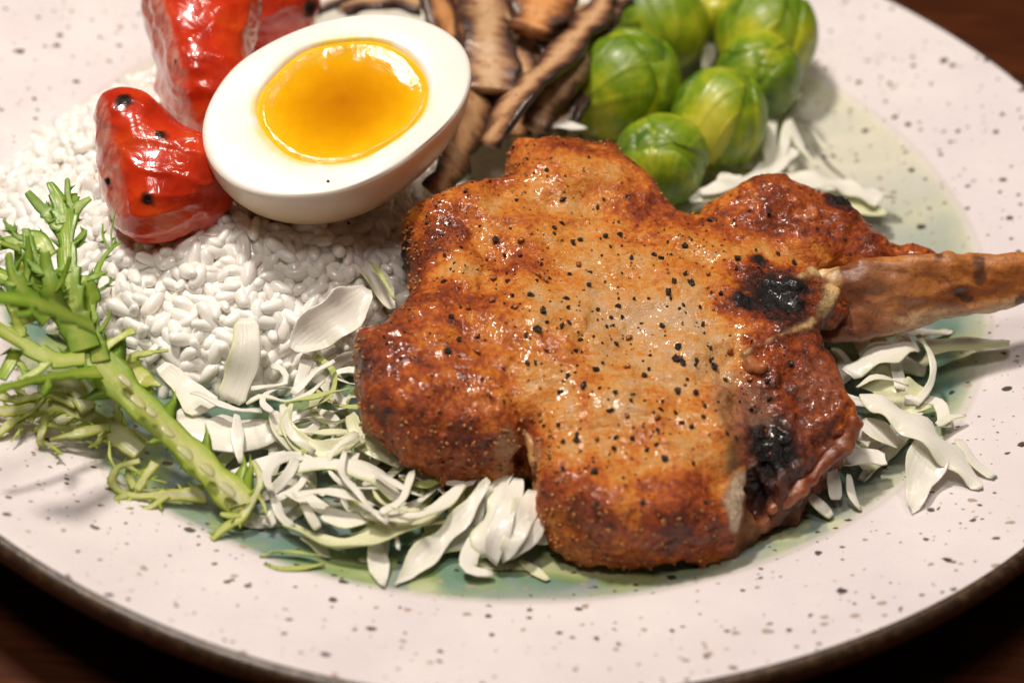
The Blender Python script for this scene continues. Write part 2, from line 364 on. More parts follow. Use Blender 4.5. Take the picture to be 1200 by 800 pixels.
def mat_sprout():
    m = Mat('sprout_leaf'); u, v, k = m.sep(m.attr('uvw')); r = m.rnd()
    n = m.noise(.8, 4, .6); t = m.math('ADD', m.math('MULTIPLY', v, .55), m.math('ADD', m.math('MULTIPLY', m.math('SUBTRACT', n, .32), 1.5), m.math('MULTIPLY', r, .25)))
    c = m.ramp(t, (.25, (.62, .57, .07)), (.48, (.44, .46, .016)), (.68, (.20, .30, .008)), (.95, (.05, .13, .006)))
    au = m.math('ABSOLUTE', u)
    mid = m.ramp(au, (.0, 1.), (.07, 0.)); side = m.n('ShaderNodeTexWave', wave_type='BANDS', bands_direction='X')
    cmb = m.n('ShaderNodeCombineXYZ'); m.put(cmb.inputs[0], m.math('SUBTRACT', v, m.math('MULTIPLY', au, .9))); m.put(cmb.inputs[1], u)
    m.put(side.inputs['Vector'], cmb.outputs[0]); side.inputs['Scale'].default_value = .7; side.inputs['Distortion'].default_value = 3.0; side.inputs['Detail'].default_value = 2
    sv = m.ramp(side.outputs[1], (.80, 0.), (.97, 1.)); vein = m.math('MAXIMUM', mid, m.math('MULTIPLY', sv, .7))
    c = m.mix(m.math('MULTIPLY', vein, m.ramp(m.noise(1.5, 2), (.4, .03), (.7, .18))), c, (.55, .58, .14))
    m.set(Base_Color=c, Roughness=.42, Coat_Weight=.12, Coat_Roughness=.2); m.sss(.1, (.2, .25, .03), .4)
    b = m.bump(vein, .4, .05); m.bump(m.noise(5, 3), .3, .05, b); return m.m
def mat_mush():
    m = Mat('fried_mushroom'); u, v, k = m.sep(m.attr('uvw')); r = m.rnd(); n = m.noise(2.2, 4, .6, m.co((.7, 1.8, 1)))
    e = m.math('ADD', m.math('ABSOLUTE', k), m.math('MULTIPLY', m.math('SUBTRACT', n, .5), 1.1))
    c = m.ramp(e, (.15, (.58, .37, .21)), (.42, (.40, .22, .11)), (.68, (.15, .07, .04)), (.9, (.04, .02, .016)))
    c = m.mix(m.math('MULTIPLY', m.math('SUBTRACT', m.attr('tone', 'Fac'), .0), 1.), c, m.mix(1., c, (1.35, .82, .30), 'MULTIPLY'))
    c = m.mix(m.ramp(m.noise(7, 3, .6), (.60, 0.), (.68, .7)), c, (.05, .026, .018))
    m.set(Base_Color=c, Roughness=.32, Coat_Weight=.35, Coat_Roughness=.15); m.sss(.15, (.3, .15, .08), .6)
    b = m.bump(m.noise(3, 4, .6, m.co((.9, 1.5, 1))), .4, .08); m.bump(m.noise(13, 3), .4, .03, b); return m.m
def mat_cabbage(name, a, b_, edge):
    m = Mat(name); u, v, k = m.sep(m.attr('uvw')); r = m.rnd(); co = m.co((1.2, 9, 3), 'uvw'); st = m.noise(1, 4, .6, co); n = m.noise(1.1, 3)
    c = m.mix(m.math('ADD', m.math('MULTIPLY', r, .5), m.ramp(n, (.35, 0.), (.75, .5))), a, b_)
    c = m.mix(m.math('MULTIPLY', m.ramp(k, (.55, 0.), (1., 1.)), m.math('MULTIPLY', r, .8)), c, edge)
    c = m.mix(m.ramp(st, (.45, 0.), (.75, .25)), c, m.mix(1., c, (.80, .82, .70), 'MULTIPLY'))
    m.set(Base_Color=c, Roughness=.32, Coat_Weight=.35, Coat_Roughness=.12, Transmission_Weight=.10, IOR=1.25); m.thin(.10, c)
    b = m.bump(st, .45, .035); m.bump(m.noise(10, 3), .2, .02, b); return m.m
def mat_leaf():
    m = Mat('frisee_leaf'); g = m.attr('green', 'Fac'); n = m.noise(2.4, 3); co = m.co((1.5, 10, 3), 'uvw'); st = m.noise(1, 3, .5, co)
    gg = m.math('ADD', g, m.math('MULTIPLY', m.math('SUBTRACT', n, .5), .45))
    c = m.ramp(gg, (.0, (.66, .66, .42)), (.22, (.66, .66, .18)), (.45, (.52, .62, .10)), (.72, (.36, .52, .06)), (1., (.22, .40, .035)))
    c = m.mix(m.ramp(st, (.45, 0.), (.7, .35)), c, m.mix(1., c, (.75, .85, .6), 'MULTIPLY'))
    m.set(Base_Color=c, Roughness=.36, Coat_Weight=.2, Coat_Roughness=.2); m.thin(.35, c)
    b = m.bump(st, .4, .035); m.bump(m.noise(5, 3), .3, .04, b); return m.m

M_WOOD, M_PLATE, M_RIM, M_MEAT, M_BONE = mat_wood(), mat_plate(), mat_rim(), mat_meat(), mat_bone()
M_RICE, M_EGG, M_YOLK, M_TOM, M_SPR, M_MUSH, M_LEAF = mat_rice(), mat_eggwhite(), mat_yolk(), mat_tomato(), mat_sprout(), mat_mush(), mat_leaf()
M_CABW = mat_cabbage('cabbage_white', (.93, .905, .85), (.93, .91, .79), (.74, .80, .38))
M_CABY = mat_cabbage('cabbage_pale_green', (.80, .81, .50), (.85, .84, .62), (.58, .70, .20))
M_CABG = mat_cabbage('cabbage_lime', (.52, .60, .17), (.62, .66, .28), (.42, .54, .10))
M_PEP = mat_simple('black_pepper', (.014, .010, .009), .32, coat=.4, bump=.6, bs=25, var=.4)
M_SEED = mat_simple('amber_granule', (.30, .085, .018), .22, sss=.3, coat=.5, bump=.3, bs=20)
M_CRUMB = mat_simple('fried_crumb', (.42, .17, .045), .35, sss=.2, coat=.3, bump=.4, bs=20, var=.35)

# ------------------------------------------------------------------ table and plate
TZ = -1.05
tag(link('table_top', mesh('table_top', [(-150, -120, 0), (150, -120, 0), (150, 150, 0), (-150, 150, 0)], [(0, 1, 2, 3)], M_WOOD), None, (0, 0, TZ)), kind='structure')
def lathe(prof, n=220, wob=None):
    prof = np.array(prof, float); t = np.linspace(0, 2*np.pi, n, endpoint=False); k = len(prof)
    R_ = prof[:, 0][:, None]*np.ones(n); Z_ = prof[:, 1][:, None]*np.ones(n)
    if wob is not None: R_, Z_ = wob(R_, Z_, t[None])
    V = np.stack([R_*np.cos(t), R_*np.sin(t), Z_], -1).reshape(-1, 3)
    i = np.arange(k-1)[:, None]*n; j = np.arange(n)[None]; j2 = (j+1) % n
    return V, np.stack([i+j, i+n+j, i+n+j2, i+j2], -1).reshape(-1, 4)[:, ::-1]
def wobble(R_, Z_, t):
    f = np.clip(R_/14, 0, 1)**4
    return R_*(1+f*.003*np.sin(3*t+1)+f*.002*np.sin(7*t)+np.clip(R_/14, 0, 1)**8*.075*np.exp(-((t-2.63)/.5)**2)), Z_+f*(.05*np.sin(2*t+.6)+.03*np.sin(5*t))
plate = thing('dinner_plate', (0, 0, TZ), 'large round stoneware plate, white speckled glaze with brown edge and green brushed well', 'plate')
prof = [(.01, 0), (2, 0), (4, 0), (6, .01), (7.5, .03), (8.6, .07), (9.4, .14), (10, .24), (10.45, .36), (10.75, .47), (10.95, .545), (11.05, .60), (11.2, .66), (11.5, .74),
        (12, .88), (12.6, 1.07), (13.2, 1.29), (13.6, 1.45), (13.82, 1.535), (13.92, 1.575), (13.98, 1.592)]
V, F = lathe(prof, wob=wobble); part('dish', V, F, M_PLATE, plate)
prof = [(13.96, 1.588), (14.02, 1.60), (14.09, 1.585), (14.15, 1.54), (14.19, 1.46), (14.2, 1.34), (14.17, 1.2), (14.08, 1.05), (13.9, .92), (13.4, .72), (12.5, .4), (11, -.05), (9.6, -.4), (8.9, -.55), (8.7, -.75), (8.6, -1.0), (8.5, TZ+.003), (8.1, TZ+.003), (8., -.7), (.01, -.65)]
V, F = lathe(prof, wob=wobble); part('rim_edge', V, F, M_RIM, plate)

# ------------------------------------------------------------------ pork chop
def ztop(x, y): return 3.35+.14*(y+.6)-.02*(x-3)
def Ptop(px, py, dz=0.):
    z = 3.0
    for _ in range(12):
        p = P(px, py, z); z = ztop(p[0], p[1])+dz
    return P(px, py, z)
OUT = [(588, 186, 'b'), (596, 164, 'b'), (640, 156, 'b'), (690, 153, 'b'), (728, 158, 'b'), (750, 180, 'b'), (775, 208, 'b'), (805, 235, 'b'), (850, 240, 'b'), (900, 262, 'b'), (950, 290, 'b'),
       (975, 330, 's'), (965, 380, 's'), (985, 430, 's'), (1002, 462, 's'), (1012, 488, 's'), (1004, 512, 's'), (985, 538, 'f'), (952, 570, 'f'), (922, 592, 'f'), (895, 612, 'f'), (864, 640, 'f'),
       (820, 647, 'f'), (770, 658, 'f'), (715, 652, 'f'), (672, 636, 'f'), (640, 610, 'f'), (624, 586, 'f'), (624, 556, 'f'), (619, 548, 'f'), (613, 540, 'f'), (605, 550, 'f'), (590, 553, 'f'),
       (560, 550, 'f'), (500, 551, 'f'), (452, 532, 'f'), (428, 508, 'f'), (418, 470, 's'), (412, 425, 's'), (413, 392, 's'), (440, 386, 's'), (458, 366, 's'), (482, 338, 's'), (476, 310, 's'), (470, 280, 's'), (470, 250, 's'),
       (485, 236, 'b'), (510, 218, 'b'), (545, 205, 'b'), (572, 198, 'b'), (586, 204, 'b'), (592, 202, 'b')]
DZ = {'b': -.25, 's': -.55, 'f': -1.15}
poly = np.array([Ptop(a, b, DZ[c])[:2] for a, b, c in OUT])
# round the traced outline a little
pc, _ = catmull(np.vstack([np.c_[poly, np.zeros(len(poly))], [[*poly[0], 0]]]), 170); poly = pc[:-1, :2]
h = .062
X, Y, Z, o0 = grid((-4.2, -11.2, -.1), (9.6, 1.2, 4.9), h)
d2 = poly_sd(poly, X[:, :, 0], Y[:, :, 0])
p2 = np.stack([X[:, :, 0].ravel(), Y[:, :, 0].ravel(), np.zeros(X[:, :, 0].size)], 1)
def n2(scale, oct=3, seed=0): return fbm(p2, scale, oct, seed).reshape(d2.shape)
def blob2(px, py, rx, ry=None, rot=0., dz=0.):   # a soft 0..1 patch on the top of the chop, radii in cm
    c = Ptop(px, py, dz); ry = ry or rx
    def f(x, y):
        ax = (x-c[0])*math.cos(rot)+(y-c[1])*math.sin(rot); ay = -(x-c[0])*math.sin(rot)+(y-c[1])*math.cos(rot)
        return np.clip(1-np.sqrt((ax/rx)**2+(ay/ry)**2), 0, 1)
    return f
X2, Y2 = X[:, :, 0], Y[:, :, 0]
rise = .16*n2(.35, 3, 3)+.07*n2(1.1, 3, 9)
for px, py, rx, ry, rot, a in ((690, 200, 2.0, 1.3, 0, .15), (470, 470, 1.4, 1.8, .3, .20), (760, 400, 2.2, 2.0, 0, -.22), (611, 512, .3, .6, .1, -.25), (592, 222, .6, .5, .7, -.25), (480, 300, 1.0, 1.3, 0, -.15), (545, 240, 1.3, .8, .4, .18),
                            (720, 590, 2.3, 1.2, .1, .12), (860, 430, .9, 2.4, .25, -.35), (930, 450, 1.6, 1.8, 0, -.25), (900, 560, 1.6, 1.6, 0, -.55), (960, 500, 1.2, 1.2, 0, -.3), (905, 345, 1.4, .9, .1, -.12), (650, 240, 1.4, .5, .5, -.14), (570, 330, 1.8, .5, 1.0, -.14), (820, 300, 1.5, .4, -.5, -.14)):
    b = blob2(px, py, rx, ry, rot)(X2, Y2); rise = rise+a*b*b*(3-2*b)
rise = rise-.34*np.exp(np.minimum(d2, 0)/.55)+.05
zt = ztop(X2, Y2)+rise; T = 1.45+.15*n2(.5, 2, 21)+.12*sstep(-7.2, -9.4, Y2)
zm = (zt-T/2)[:, :, None]; hT = (T/2)[:, :, None]
rad = .48
qx = d2[:, :, None]+rad+.12*np.cos((Z-zm)*1.1); qz = np.abs(Z-zm)-hT+rad
f = np.sqrt(np.maximum(qx, 0)**2+np.maximum(qz, 0)**2)+np.minimum(np.maximum(qx, qz), 0)-rad
G = np.stack([X, Y, Z], -1)
# back lobe beyond the bone
for (a, b, dz1, dz2, r1, r2) in (((870, 285), (945, 296), -.6, -.62, .48, .45), ((945, 296), (1010, 306), -.62, -.75, .45, .3), ((850, 262), (905, 250), -.62, -.5, .55, .70), ((905, 250), (965, 268), -.5, -.6, .70, .62), ((965, 268), (1010, 300), -.6, -.72, .60, .48), ((1010, 300), (1075, 310), -.75, -.75, .40, .24), ((1075, 310), (1110, 312), -.75, -.7, .24, .15)):
    f = smin(f, sd_seg(G, Ptop(*a, dz1), Ptop(*b, dz2), r1, r2), .45)
for (a, b, dz1, dz2, r1, r2) in (((925, 352), (966, 358), -.62, -.72, .55, .42),):
    f = smin(f, sd_seg(G, Ptop(*a, dz1), Ptop(*b, dz2), r1, r2), .2)
# hollows: socket of the bone, cleft
def ell(px, py, dz, rx, ry, rz):
    c = Ptop(px, py, dz); return (np.sqrt(((X-c[0])/rx)**2+((Y-c[1])/ry)**2+((Z-c[2])/rz)**2)-1)*min(rx, ry, rz)
f = -smin(-f, ell(896, 578, -.85, .40, .5, .75), .12)
f = -smin(-f, ell(610, 528, -.75, .08, .3, .7), .08)
def rough(p):
    n = -.055*fbm(p, 1.6, 3, 40)-.05*np.abs(vnoise(p, 3.2, 50))-.034*np.maximum(0, vnoise(p, 6.5, 60)+.1)
    side = sstep(.25, .9, ztop(p[:, 0], p[:, 1])-p[:, 2])
    n = n-side*(.07*vnoise(p, 2.3, 70)+.05*vnoise(p, 5, 71))
    R = blob2(930, 480, 2.4, 2.8)(p[:, 0], p[:, 1]); n = n-sstep(.05, .4, R)*(.12*fbm(p, 2.4, 2, 80)+.05*vnoise(p, 7, 81))
    return n
f = band_noise(f, X, Y, Z, .35, rough)
V, F = surface_net(f, o0, h)
Nn = normals(V, F)
if (Nn*(V-V.mean(0))).sum() < 0: F = F[:, ::-1]; Nn = -Nn
# colour of the crust: pale lean in the middle, gold, red brown rim, soot
def lerp(a, b, t): return a*(1-t[:, None])+np.array(b)*t[:, None]
x, y, z = V.T
up = Nn[:, 2]; dep = ztop(x, y)-z
nA = fbm(V, .9, 4, 100); nB = fbm(V, 2.6, 3, 120); nC = vnoise(V, 7, 140)
din = poly_sd(poly, x, y)
sear = .33+.10*nA
def patch(px, py, rx, ry, rot, v, st=1.0, dz=0.):
    global sear
    b = blob2(px, py, rx, ry, rot, dz)(x, y); k = st*sstep(.0, .6, b+(.10*nA+.06*nB)*(b > 0)); sear = sear*(1-k)+v*k
for q in ((760, 400, 3.0, 2.1, -.3, .16), (700, 330, 2.3, 1.2, .5, .20), (830, 330, 1.5, 1.4, 0, .28), (700, 470, 2.2, 1.1, .1, .26), (790, 390, 2.0, 1.2, -.4, .06), (640, 250, 2.0, .9, .3, .34),
          (455, 440, 1.7, 2.6, .2, .60), (490, 510, 2.2, 1.2, 0, .58), (500, 360, 1.4, 1.6, .5, .54), (690, 168, 3.0, .9, 0, .58), (775, 225, 1.2, 1.6, -.6, .55), (720, 620, 3.0, 1.1, .1, .50), (655, 565, 1.1, 1.0, 0, .52), (810, 580, 1.5, 1.0, 0, .60),
          (500, 275, 1.3, 1.3, 0, .54), (545, 232, 1.3, .6, .4, .42), (600, 300, 1.0, .8, .4, .50), (565, 430, 1.0, 1.2, .3, .44), (600, 480, 1.0, .8, .3, .40), (840, 260, 1.0, .7, -.4, .5), (880, 320, .8, .5, 0, .55)): patch(*q)
edge = sstep(-.75, -.1, din+.25*nA); sear = sear+edge*.12*(dep < 1.0)
back = sstep(0, .5, y-Ptop(880, 300, -.6)[1]+.3)*sstep(0, .5, x-Ptop(838, 250, -.5)[0]); sear = sear*(1-back)+.62*back
side = sstep(.35, .9, dep)*(up < .8); sear = sear*(1-.8*side)+(.54+.12*nA)*.8*side
R = sstep(.05, .5, blob2(950, 455, 2.0, 3.0, 0)(x, y)+.12*nA); sear = sear*(1-R)+.66*R
sear = np.clip(sear, 0, 1)
# patches that are not sear: grey-brown chine meat, fat, red marrow
col = np.tile(np.array([.20, .10, .07]), (len(V), 1)); over = np.zeros(len(V))
def other(px, py, rx, ry, rot, c, st=1., dz=0.):
    global col, over
    b = blob2(px, py, rx, ry, rot, dz)(x, y); k = sstep(.0, .45, b+(.14*nA+.10*nB)*(b > 0))
    col = lerp(col, c, sstep(0, .05, b)); over = np.maximum(over*(1-k*.5), st*k)
other(868, 470, .8, 1.3, .15, (.26, .135, .085), .7); other(885, 530, .7, .9, 0, (.16, .085, .07), .85); other(900, 600, .9, 1.5, 0, (.10, .04, .03), .8, -1.0); other(955, 500, .8, .9, 0, (.13, .05, .035), .5)
other(610, 505, .5, .5, 0, (.66, .45, .24), .6); other(965, 440, .6, .8, 0, (.28, .10, .05), .5)
over = over*(.9+.1*nB)
char = np.zeros(len(V)); halo = np.zeros(len(V))
for px, py, rx, ry, rot in ((905, 345, 1.15, .62, .25), (870, 355, .6, .45, 0), (912, 345, .8, .75, 0), (932, 332, .6, .4, .2), (908, 508, .55, .62, 0), (462, 262, .3, .5, 0), (985, 235, .35, .3, 0), (890, 300, .2, .2, 0)):
    b = blob2(px, py, rx, ry, rot)(x, y); halo = np.maximum(halo, sstep(0, .5, blob2(px, py, rx*1.5, ry*1.6, rot)(x, y)+.15*nA)); char = np.maximum(char, sstep(.10, .62, b+(.2*nA+.30*nB+.2*nC)*(b > 0)))
crust = sstep(.4, .7, sear)
sear = np.clip(sear+.3*halo, 0, 1)
wet = np.clip(.62+.5*nA, 0, 1)*(1-.3*char)
g = blob2(908, 508, .6, .65)(x, y); wet = np.maximum(wet, sstep(0, .3, g))
V = V+Nn*(crust*(.035*vnoise(V, 4.5, 77)+.028*vnoise(V, 8.5, 78)))[:, None]
V = V+Nn*(char*(.05*nC+.03*vnoise(V, 12, 9)))[:, None]
base = np.array([3.0, -5.5, .7])
chop = thing('pork_chop', base, 'thick seared bone-in pork chop, peppered and browned, resting on shredded cabbage', 'pork chop')
me_meat = mesh('meat', V-base, F, M_MEAT, {'col': np.clip(col, 0, 1), 'wet': wet, 'char': char, 'sear': sear, 'over': np.clip(over, 0, 1)})
meat = link('meat', me_meat, chop)
bvh = BVHTree.FromPolygons([Vector(v) for v in V], [tuple(q) for q in F])
def on_chop(px, py):
    r = bvh.ray_cast(Vector(CAM), Vector(ray(px, py)))
    return (None, None) if r[0] is None else (np.array(r[0]), np.array(r[1]))

# rib bone with its pale cut rim
def sdf_part(name, lo, hi, h, fn, mat, parent, colfn):
    X, Y, Z, o = grid(lo, hi, h); f = fn(X, Y, Z, np.stack([X, Y, Z], -1)); V, F = surface_net(f, o, h); N = normals(V, F)
    if (N*(V-V.mean(0))).sum() < 0: F = F[:, ::-1]; N = -N
    return part(name, V, F, mat, parent, colfn(V, N))
B0, B1, B2, B3 = P(965, 352, 2.75), P(1050, 343, 2.5), P(1130, 334, 2.4), P(1262, 322, 2.6)
BT = [P(915, 352, 1.9), P(1010, 318, 2.6), P(1110, 310, 2.75), P(1262, 302, 2.85)]
BB = [P(925, 394, 1.4), P(1010, 390, 1.65), P(1110, 366, 1.95), P(1262, 336, 2.35)]
def bone_f(X, Y, Z, G):
    f = None
    for k in range(6):
        t = k/5; off = np.array([0, .10*math.sin(math.pi*t)**.8, 0]); pts = [a*(1-t)+b*t+off*(1-.55*i/3) for i, (a, b) in enumerate(zip(BT, BB))]
        r0 = .26-.08*t+.10*math.sin(math.pi*t); rr = [r0*1.1, r0, r0*.85, r0*.62]
        for i in range(3):
            g_ = sd_seg(G, pts[i], pts[i+1], rr[i], rr[i+1]); f = g_ if f is None else smin(f, g_, .12)
    return band_noise(f, X, Y, Z, .25, lambda p: -.07*fbm(p*np.array([.4, 1, 1]), 1.9, 3, 201)-.04*vnoise(p*np.array([.6, 1, 1]), 5, 202)-.02*vnoise(p, 9, 203))
def bone_c(V, N):
    t = (V[:, 0]-B0[0])/(B3[0]-B0[0]); nz = N[:, 2]; n = fbm(V*np.array([.4, 1, 1]), 1.5, 3, 210)
    zc = np.interp(V[:, 0], [B0[0], B1[0], B2[0], B3[0]], [B0[2], B1[2], B2[2], B3[2]]); xb = np.array([q[0] for q in BT]); zt_ = np.interp(V[:, 0], xb, [q[2] for q in BT]); zb_ = np.interp(V[:, 0], [q[0] for q in BB], [q[2] for q in BB]); vv_ = (V[:, 2]-zb_)/(zt_-zb_+.05)
    c = np.tile(np.array([.46, .165, .040]), (len(V), 1)); c = lerp(c, (.20, .042, .010), sstep(-.3, .5, n)*.8)
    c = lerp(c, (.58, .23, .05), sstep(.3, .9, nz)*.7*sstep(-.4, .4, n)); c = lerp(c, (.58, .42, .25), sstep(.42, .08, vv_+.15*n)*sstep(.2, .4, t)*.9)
    c = lerp(c, (.34, .17, .10), sstep(.5, .1, t)*sstep(-.1, -.4, N[:, 1])*.7); c = lerp(c, (.05, .02, .012), sstep(.55, .8, fbm(V, 2.2, 2, 220))*.8)
    c = lerp(c, (.17, .04, .012), sstep(.30, .06, t+.10*n)*.8)
    return {'col': c}
rib = sdf_part('rib_bone', (4.8, -6.2, .8), (12.9, -.8, 4.2), .06, bone_f, M_BONE, chop, bone_c); rib['label'] = 'browned rib bone sticking out of the meat'
bb_ = np.array([v.co for v in rib.data.vertices])/K+base
bvb = BVHTree.FromPolygons([Vector(v) for v in bb_], [tuple(q.vertices) for q in rib.data.polygons])
def tp(px, py, off):
    hits = [h_ for h_ in (b_.ray_cast(Vector(CAM), Vector(ray(px, py))) for b_ in (bvh, bvb)) if h_[0] is not None]
    if not hits: return Ptop(px, py, -.3)
    h_ = min(hits, key=lambda q: q[3]); return np.array(h_[0])+np.array(h_[1])*off
def line_dist(Vx, pts):
    d = np.full(len(Vx), 9.)
    for i in range(len(pts)-1): d = np.minimum(d, sd_seg(Vx, pts[i], pts[i+1], 0, 0))
    return d
def bare(obj_, Vx, Nx, pts, wid, colr, lift, ovn=None):
    """Where a mesh runs within wid of the line it is bare pale bone, standing a little proud."""
    w_ = np.asarray(wid); pts = np.array(pts); d = np.full(len(Vx), 9.)
    for i in range(len(pts)-1): d = np.minimum(d, sd_seg(Vx, pts[i], pts[i+1], w_[i], w_[i+1]))
    nz_ = fbm(Vx, 3, 3, 777); k = sstep(.05, -.06, d+.06*nz_); me_ = obj_.data; n_ = len(Vx)
    rimk = np.exp(-((d+.03*nz_)/.05)**2)
    a = np.empty(n_*3, np.float32); me_.attributes['col'].data.foreach_get('vector', a); a = a.reshape(-1, 3)
    cc = lerp(np.tile(np.array(colr), (n_, 1)), np.array(colr)*np.array([.6, .38, .22]), sstep(.0, .9, nz_)*.7); cc = lerp(cc, (.22, .07, .02), rimk*.8)
    a = a*(1-k[:, None])+cc*k[:, None]; me_.attributes['col'].data.foreach_set('vector', a.astype(np.float32).ravel())
    if 'over' in me_.attributes:
        o_ = np.empty(n_, np.float32); me_.attributes['over'].data.foreach_get('value', o_); me_.attributes['over'].data.foreach_set('value', np.maximum(o_*(1-k), k).astype(np.float32))
        o_ = np.empty(n_, np.float32); me_.attributes['char'].data.foreach_get('value', o_); me_.attributes['char'].data.foreach_set('value', (o_*(1-k)).astype(np.float32))
    Vn = (Vx+Nx*(lift*k)[:, None]-base)*K; me_.vertices.foreach_set('co', Vn.astype(np.float32).ravel()); me_.update()
bn_ = np.array([v.normal for v in rib.data.vertices])
JR = [tp(936, 325, 0), tp(954, 318, 0), tp(972, 318, 0), tp(980, 328, 0), tp(973, 346, 0), tp(962, 366, 0), tp(947, 382, 0), tp(920, 392, 0), tp(890, 404, 0), tp(872, 416, 0)]
JW = [.10, .16, .20, .20, .17, .15, .11, .05, .06, .09]
SL = [tp(884, 540, 0), tp(870, 554, 0), tp(862, 572, 0), tp(858, 592, 0), tp(857, 612, 0), tp(858, 626, 0)]; SW = [.05, .14, .22, .23, .16, .06]
V0 = V.copy(); bare(meat, V0, Nn, JR, JW, (.66, .45, .21), .05); kk = sstep(.05, -.06, np.min([sd_seg(V0, JR[i], JR[i+1], JW[i], JW[i+1]) for i in range(len(JR)-1)], axis=0)); V1 = V0+Nn*(.05*kk)[:, None]
bare(meat, V1, Nn, SL, SW, (.62, .48, .34), .06); bare(rib, bb_, bn_, JR, JW, (.66, .45, .21), .03)
def tube_part(name, pts, radii, parent, colr, noise=.04, flat=1.):
    pts = np.array(pts); lo = pts.min(0)-max(radii)-.2; hi = pts.max(0)+max(radii)+.2
    def fn(X, Y, Z, G):
        f = None
        for i in range(len(pts)-1):
            s = sd_seg(G, pts[i], pts[i+1], radii[i], radii[i+1]); f = s if f is None else smin(f, s, .08)
        return band_noise(f, X, Y, Z, .2, lambda p: -noise*fbm(p, 2.5, 3, 230)-noise*.6*vnoise(p, 8, 231))
    def cf(V, N):
        n = fbm(V, 2.2, 3, 240); c = np.tile(np.array(colr), (len(V), 1)); return {'col': lerp(c, np.array(colr)*np.array([.55, .35, .22]), sstep(.1, .7, n)*.8)}
    return sdf_part(name, lo, hi, .045, fn, M_BONE, parent, cf)
o = tube_part('bone_knob', [tp(878, 428, 0), tp(893, 432, 0)], [.16, .13], chop, (.34, .12, .04), .05)
o = tube_part('gristle_edge', [tp(1002, 494, 0), tp(988, 520, 0), tp(963, 545, 0), tp(935, 575, 0), tp(905, 596, 0)], [.14, .18, .15, .12, .06], chop, (.30, .09, .03), .06)
o = tube_part('gristle_edge', [tp(614, 505, -.03), tp(622, 522, -.03), tp(624, 540, -.03), tp(625, 556, -.03)], [.04, .07, .08, .06], chop, (.50, .26, .09), .04)

# cracked pepper and granules sitting on the crust
def pebble(seed, squash=.75, sub=1):
    rs = np.random.default_rng(seed); t = (1+5**.5)/2
    v = np.array([(-1, t, 0), (1, t, 0), (-1, -t, 0), (1, -t, 0), (0, -1, t), (0, 1, t), (0, -1, -t), (0, 1, -t), (t, 0, -1), (t, 0, 1), (-t, 0, -1), (-t, 0, 1)])/1.9
    fc = [(0, 11, 5), (0, 5, 1), (0, 1, 7), (0, 7, 10), (0, 10, 11), (1, 5, 9), (5, 11, 4), (11, 10, 2), (10, 7, 6), (7, 1, 8), (3, 9, 4), (3, 4, 2), (3, 2, 6), (3, 6, 8), (3, 8, 9), (4, 9, 5), (2, 4, 11), (6, 2, 10), (8, 6, 7), (9, 8, 1)]
    v = v*(1+.28*rs.standard_normal((12, 1)))*np.array([1, rs.uniform(.65, 1), squash]); return v, fc
PEB = [pebble(300+i) for i in range(8)]
PEBM = [mesh('pepper_flake', v*.5, fc, M_PEP, smooth=False) for v, fc in PEB]    # unit size 1 cm, scaled per flake
SEEDM = [mesh('granule', v*.5, fc, M_SEED) for v, fc in PEB[:4]]
pep = [(581, 281, 12), (602, 173, 8), (660, 233, 8), (671, 284, 9), (700, 243, 8), (726, 275, 8), (709, 277, 8), (636, 365, 12), (621, 346, 9), (629, 386, 11), (658, 381, 8), (665, 361, 8), (618, 426, 8), (698, 433, 10), (537, 398, 9), (525, 412, 10), (528, 371, 8),
       (766, 299, 10), (776, 303, 8), (790, 330, 9), (811, 332, 10), (782, 342, 10), (740, 303, 8), (776, 382, 8), (795, 406, 8), (762, 417, 8), (790, 421, 10), (801, 427, 10), (755, 441, 9), (679, 398, 6), (616, 394, 7), (689, 334, 7), (600, 346, 6), (667, 322, 7), (650, 274, 6), (796, 422, 10), (815, 461, 11), (794, 459, 10),
       (758, 527, 8), (779, 537, 10), (741, 514, 6), (719, 525, 8), (713, 482, 6), (683, 452, 9), (666, 440, 8), (696, 552, 10), (660, 550, 8), (645, 537, 7), (753, 588, 8), (792, 484, 7), (675, 516, 9), (660, 518, 8), (832, 408, 7), (900, 446, 10), (902, 467, 8), (824, 488, 6), (926, 425, 10), (823, 381, 10), (808, 331, 8), (802, 289, 8), (930, 309, 11), (911, 298, 9), (784, 341, 7), (795, 405, 6),
       (836, 429, 9), (795, 421, 8), (901, 251, 10), (864, 303, 9), (560, 395, 6), (610, 300, 6), (634, 310, 6), (545, 225, 8), (568, 192, 7), (500, 262, 7), (640, 200, 6), (690, 185, 6), (735, 230, 6), (595, 330, 6), (705, 300, 6), (725, 350, 5), (760, 350, 5), (700, 375, 5), (740, 470, 6), (810, 500, 6), (850, 445, 7), (880, 480, 6), (730, 560, 6), (700, 590, 6), (805, 445, 7), (776, 470, 6), (845, 345, 7), (820, 360, 6), (540, 290, 6), (520, 330, 6), (565, 445, 6), (590, 470, 6), (470, 420, 6), (450, 395, 6), (455, 480, 7), (520, 540, 6)]
amb = [(578, 326, 10), (611, 282, 12), (632, 324, 9), (559, 413, 10), (576, 353, 10), (678, 311, 11), (640, 330, 8), (548, 362, 8), (605, 360, 8), (735, 430, 9), (737, 395, 9), (640, 410, 8), (590, 430, 8), (770, 490, 9), (735, 487, 8), (700, 515, 8), (855, 412, 9), (880, 445, 10), (555, 520, 9), (570, 530, 9), (528, 538, 9), (505, 545, 8), (992, 392, 9), (830, 322, 7)]
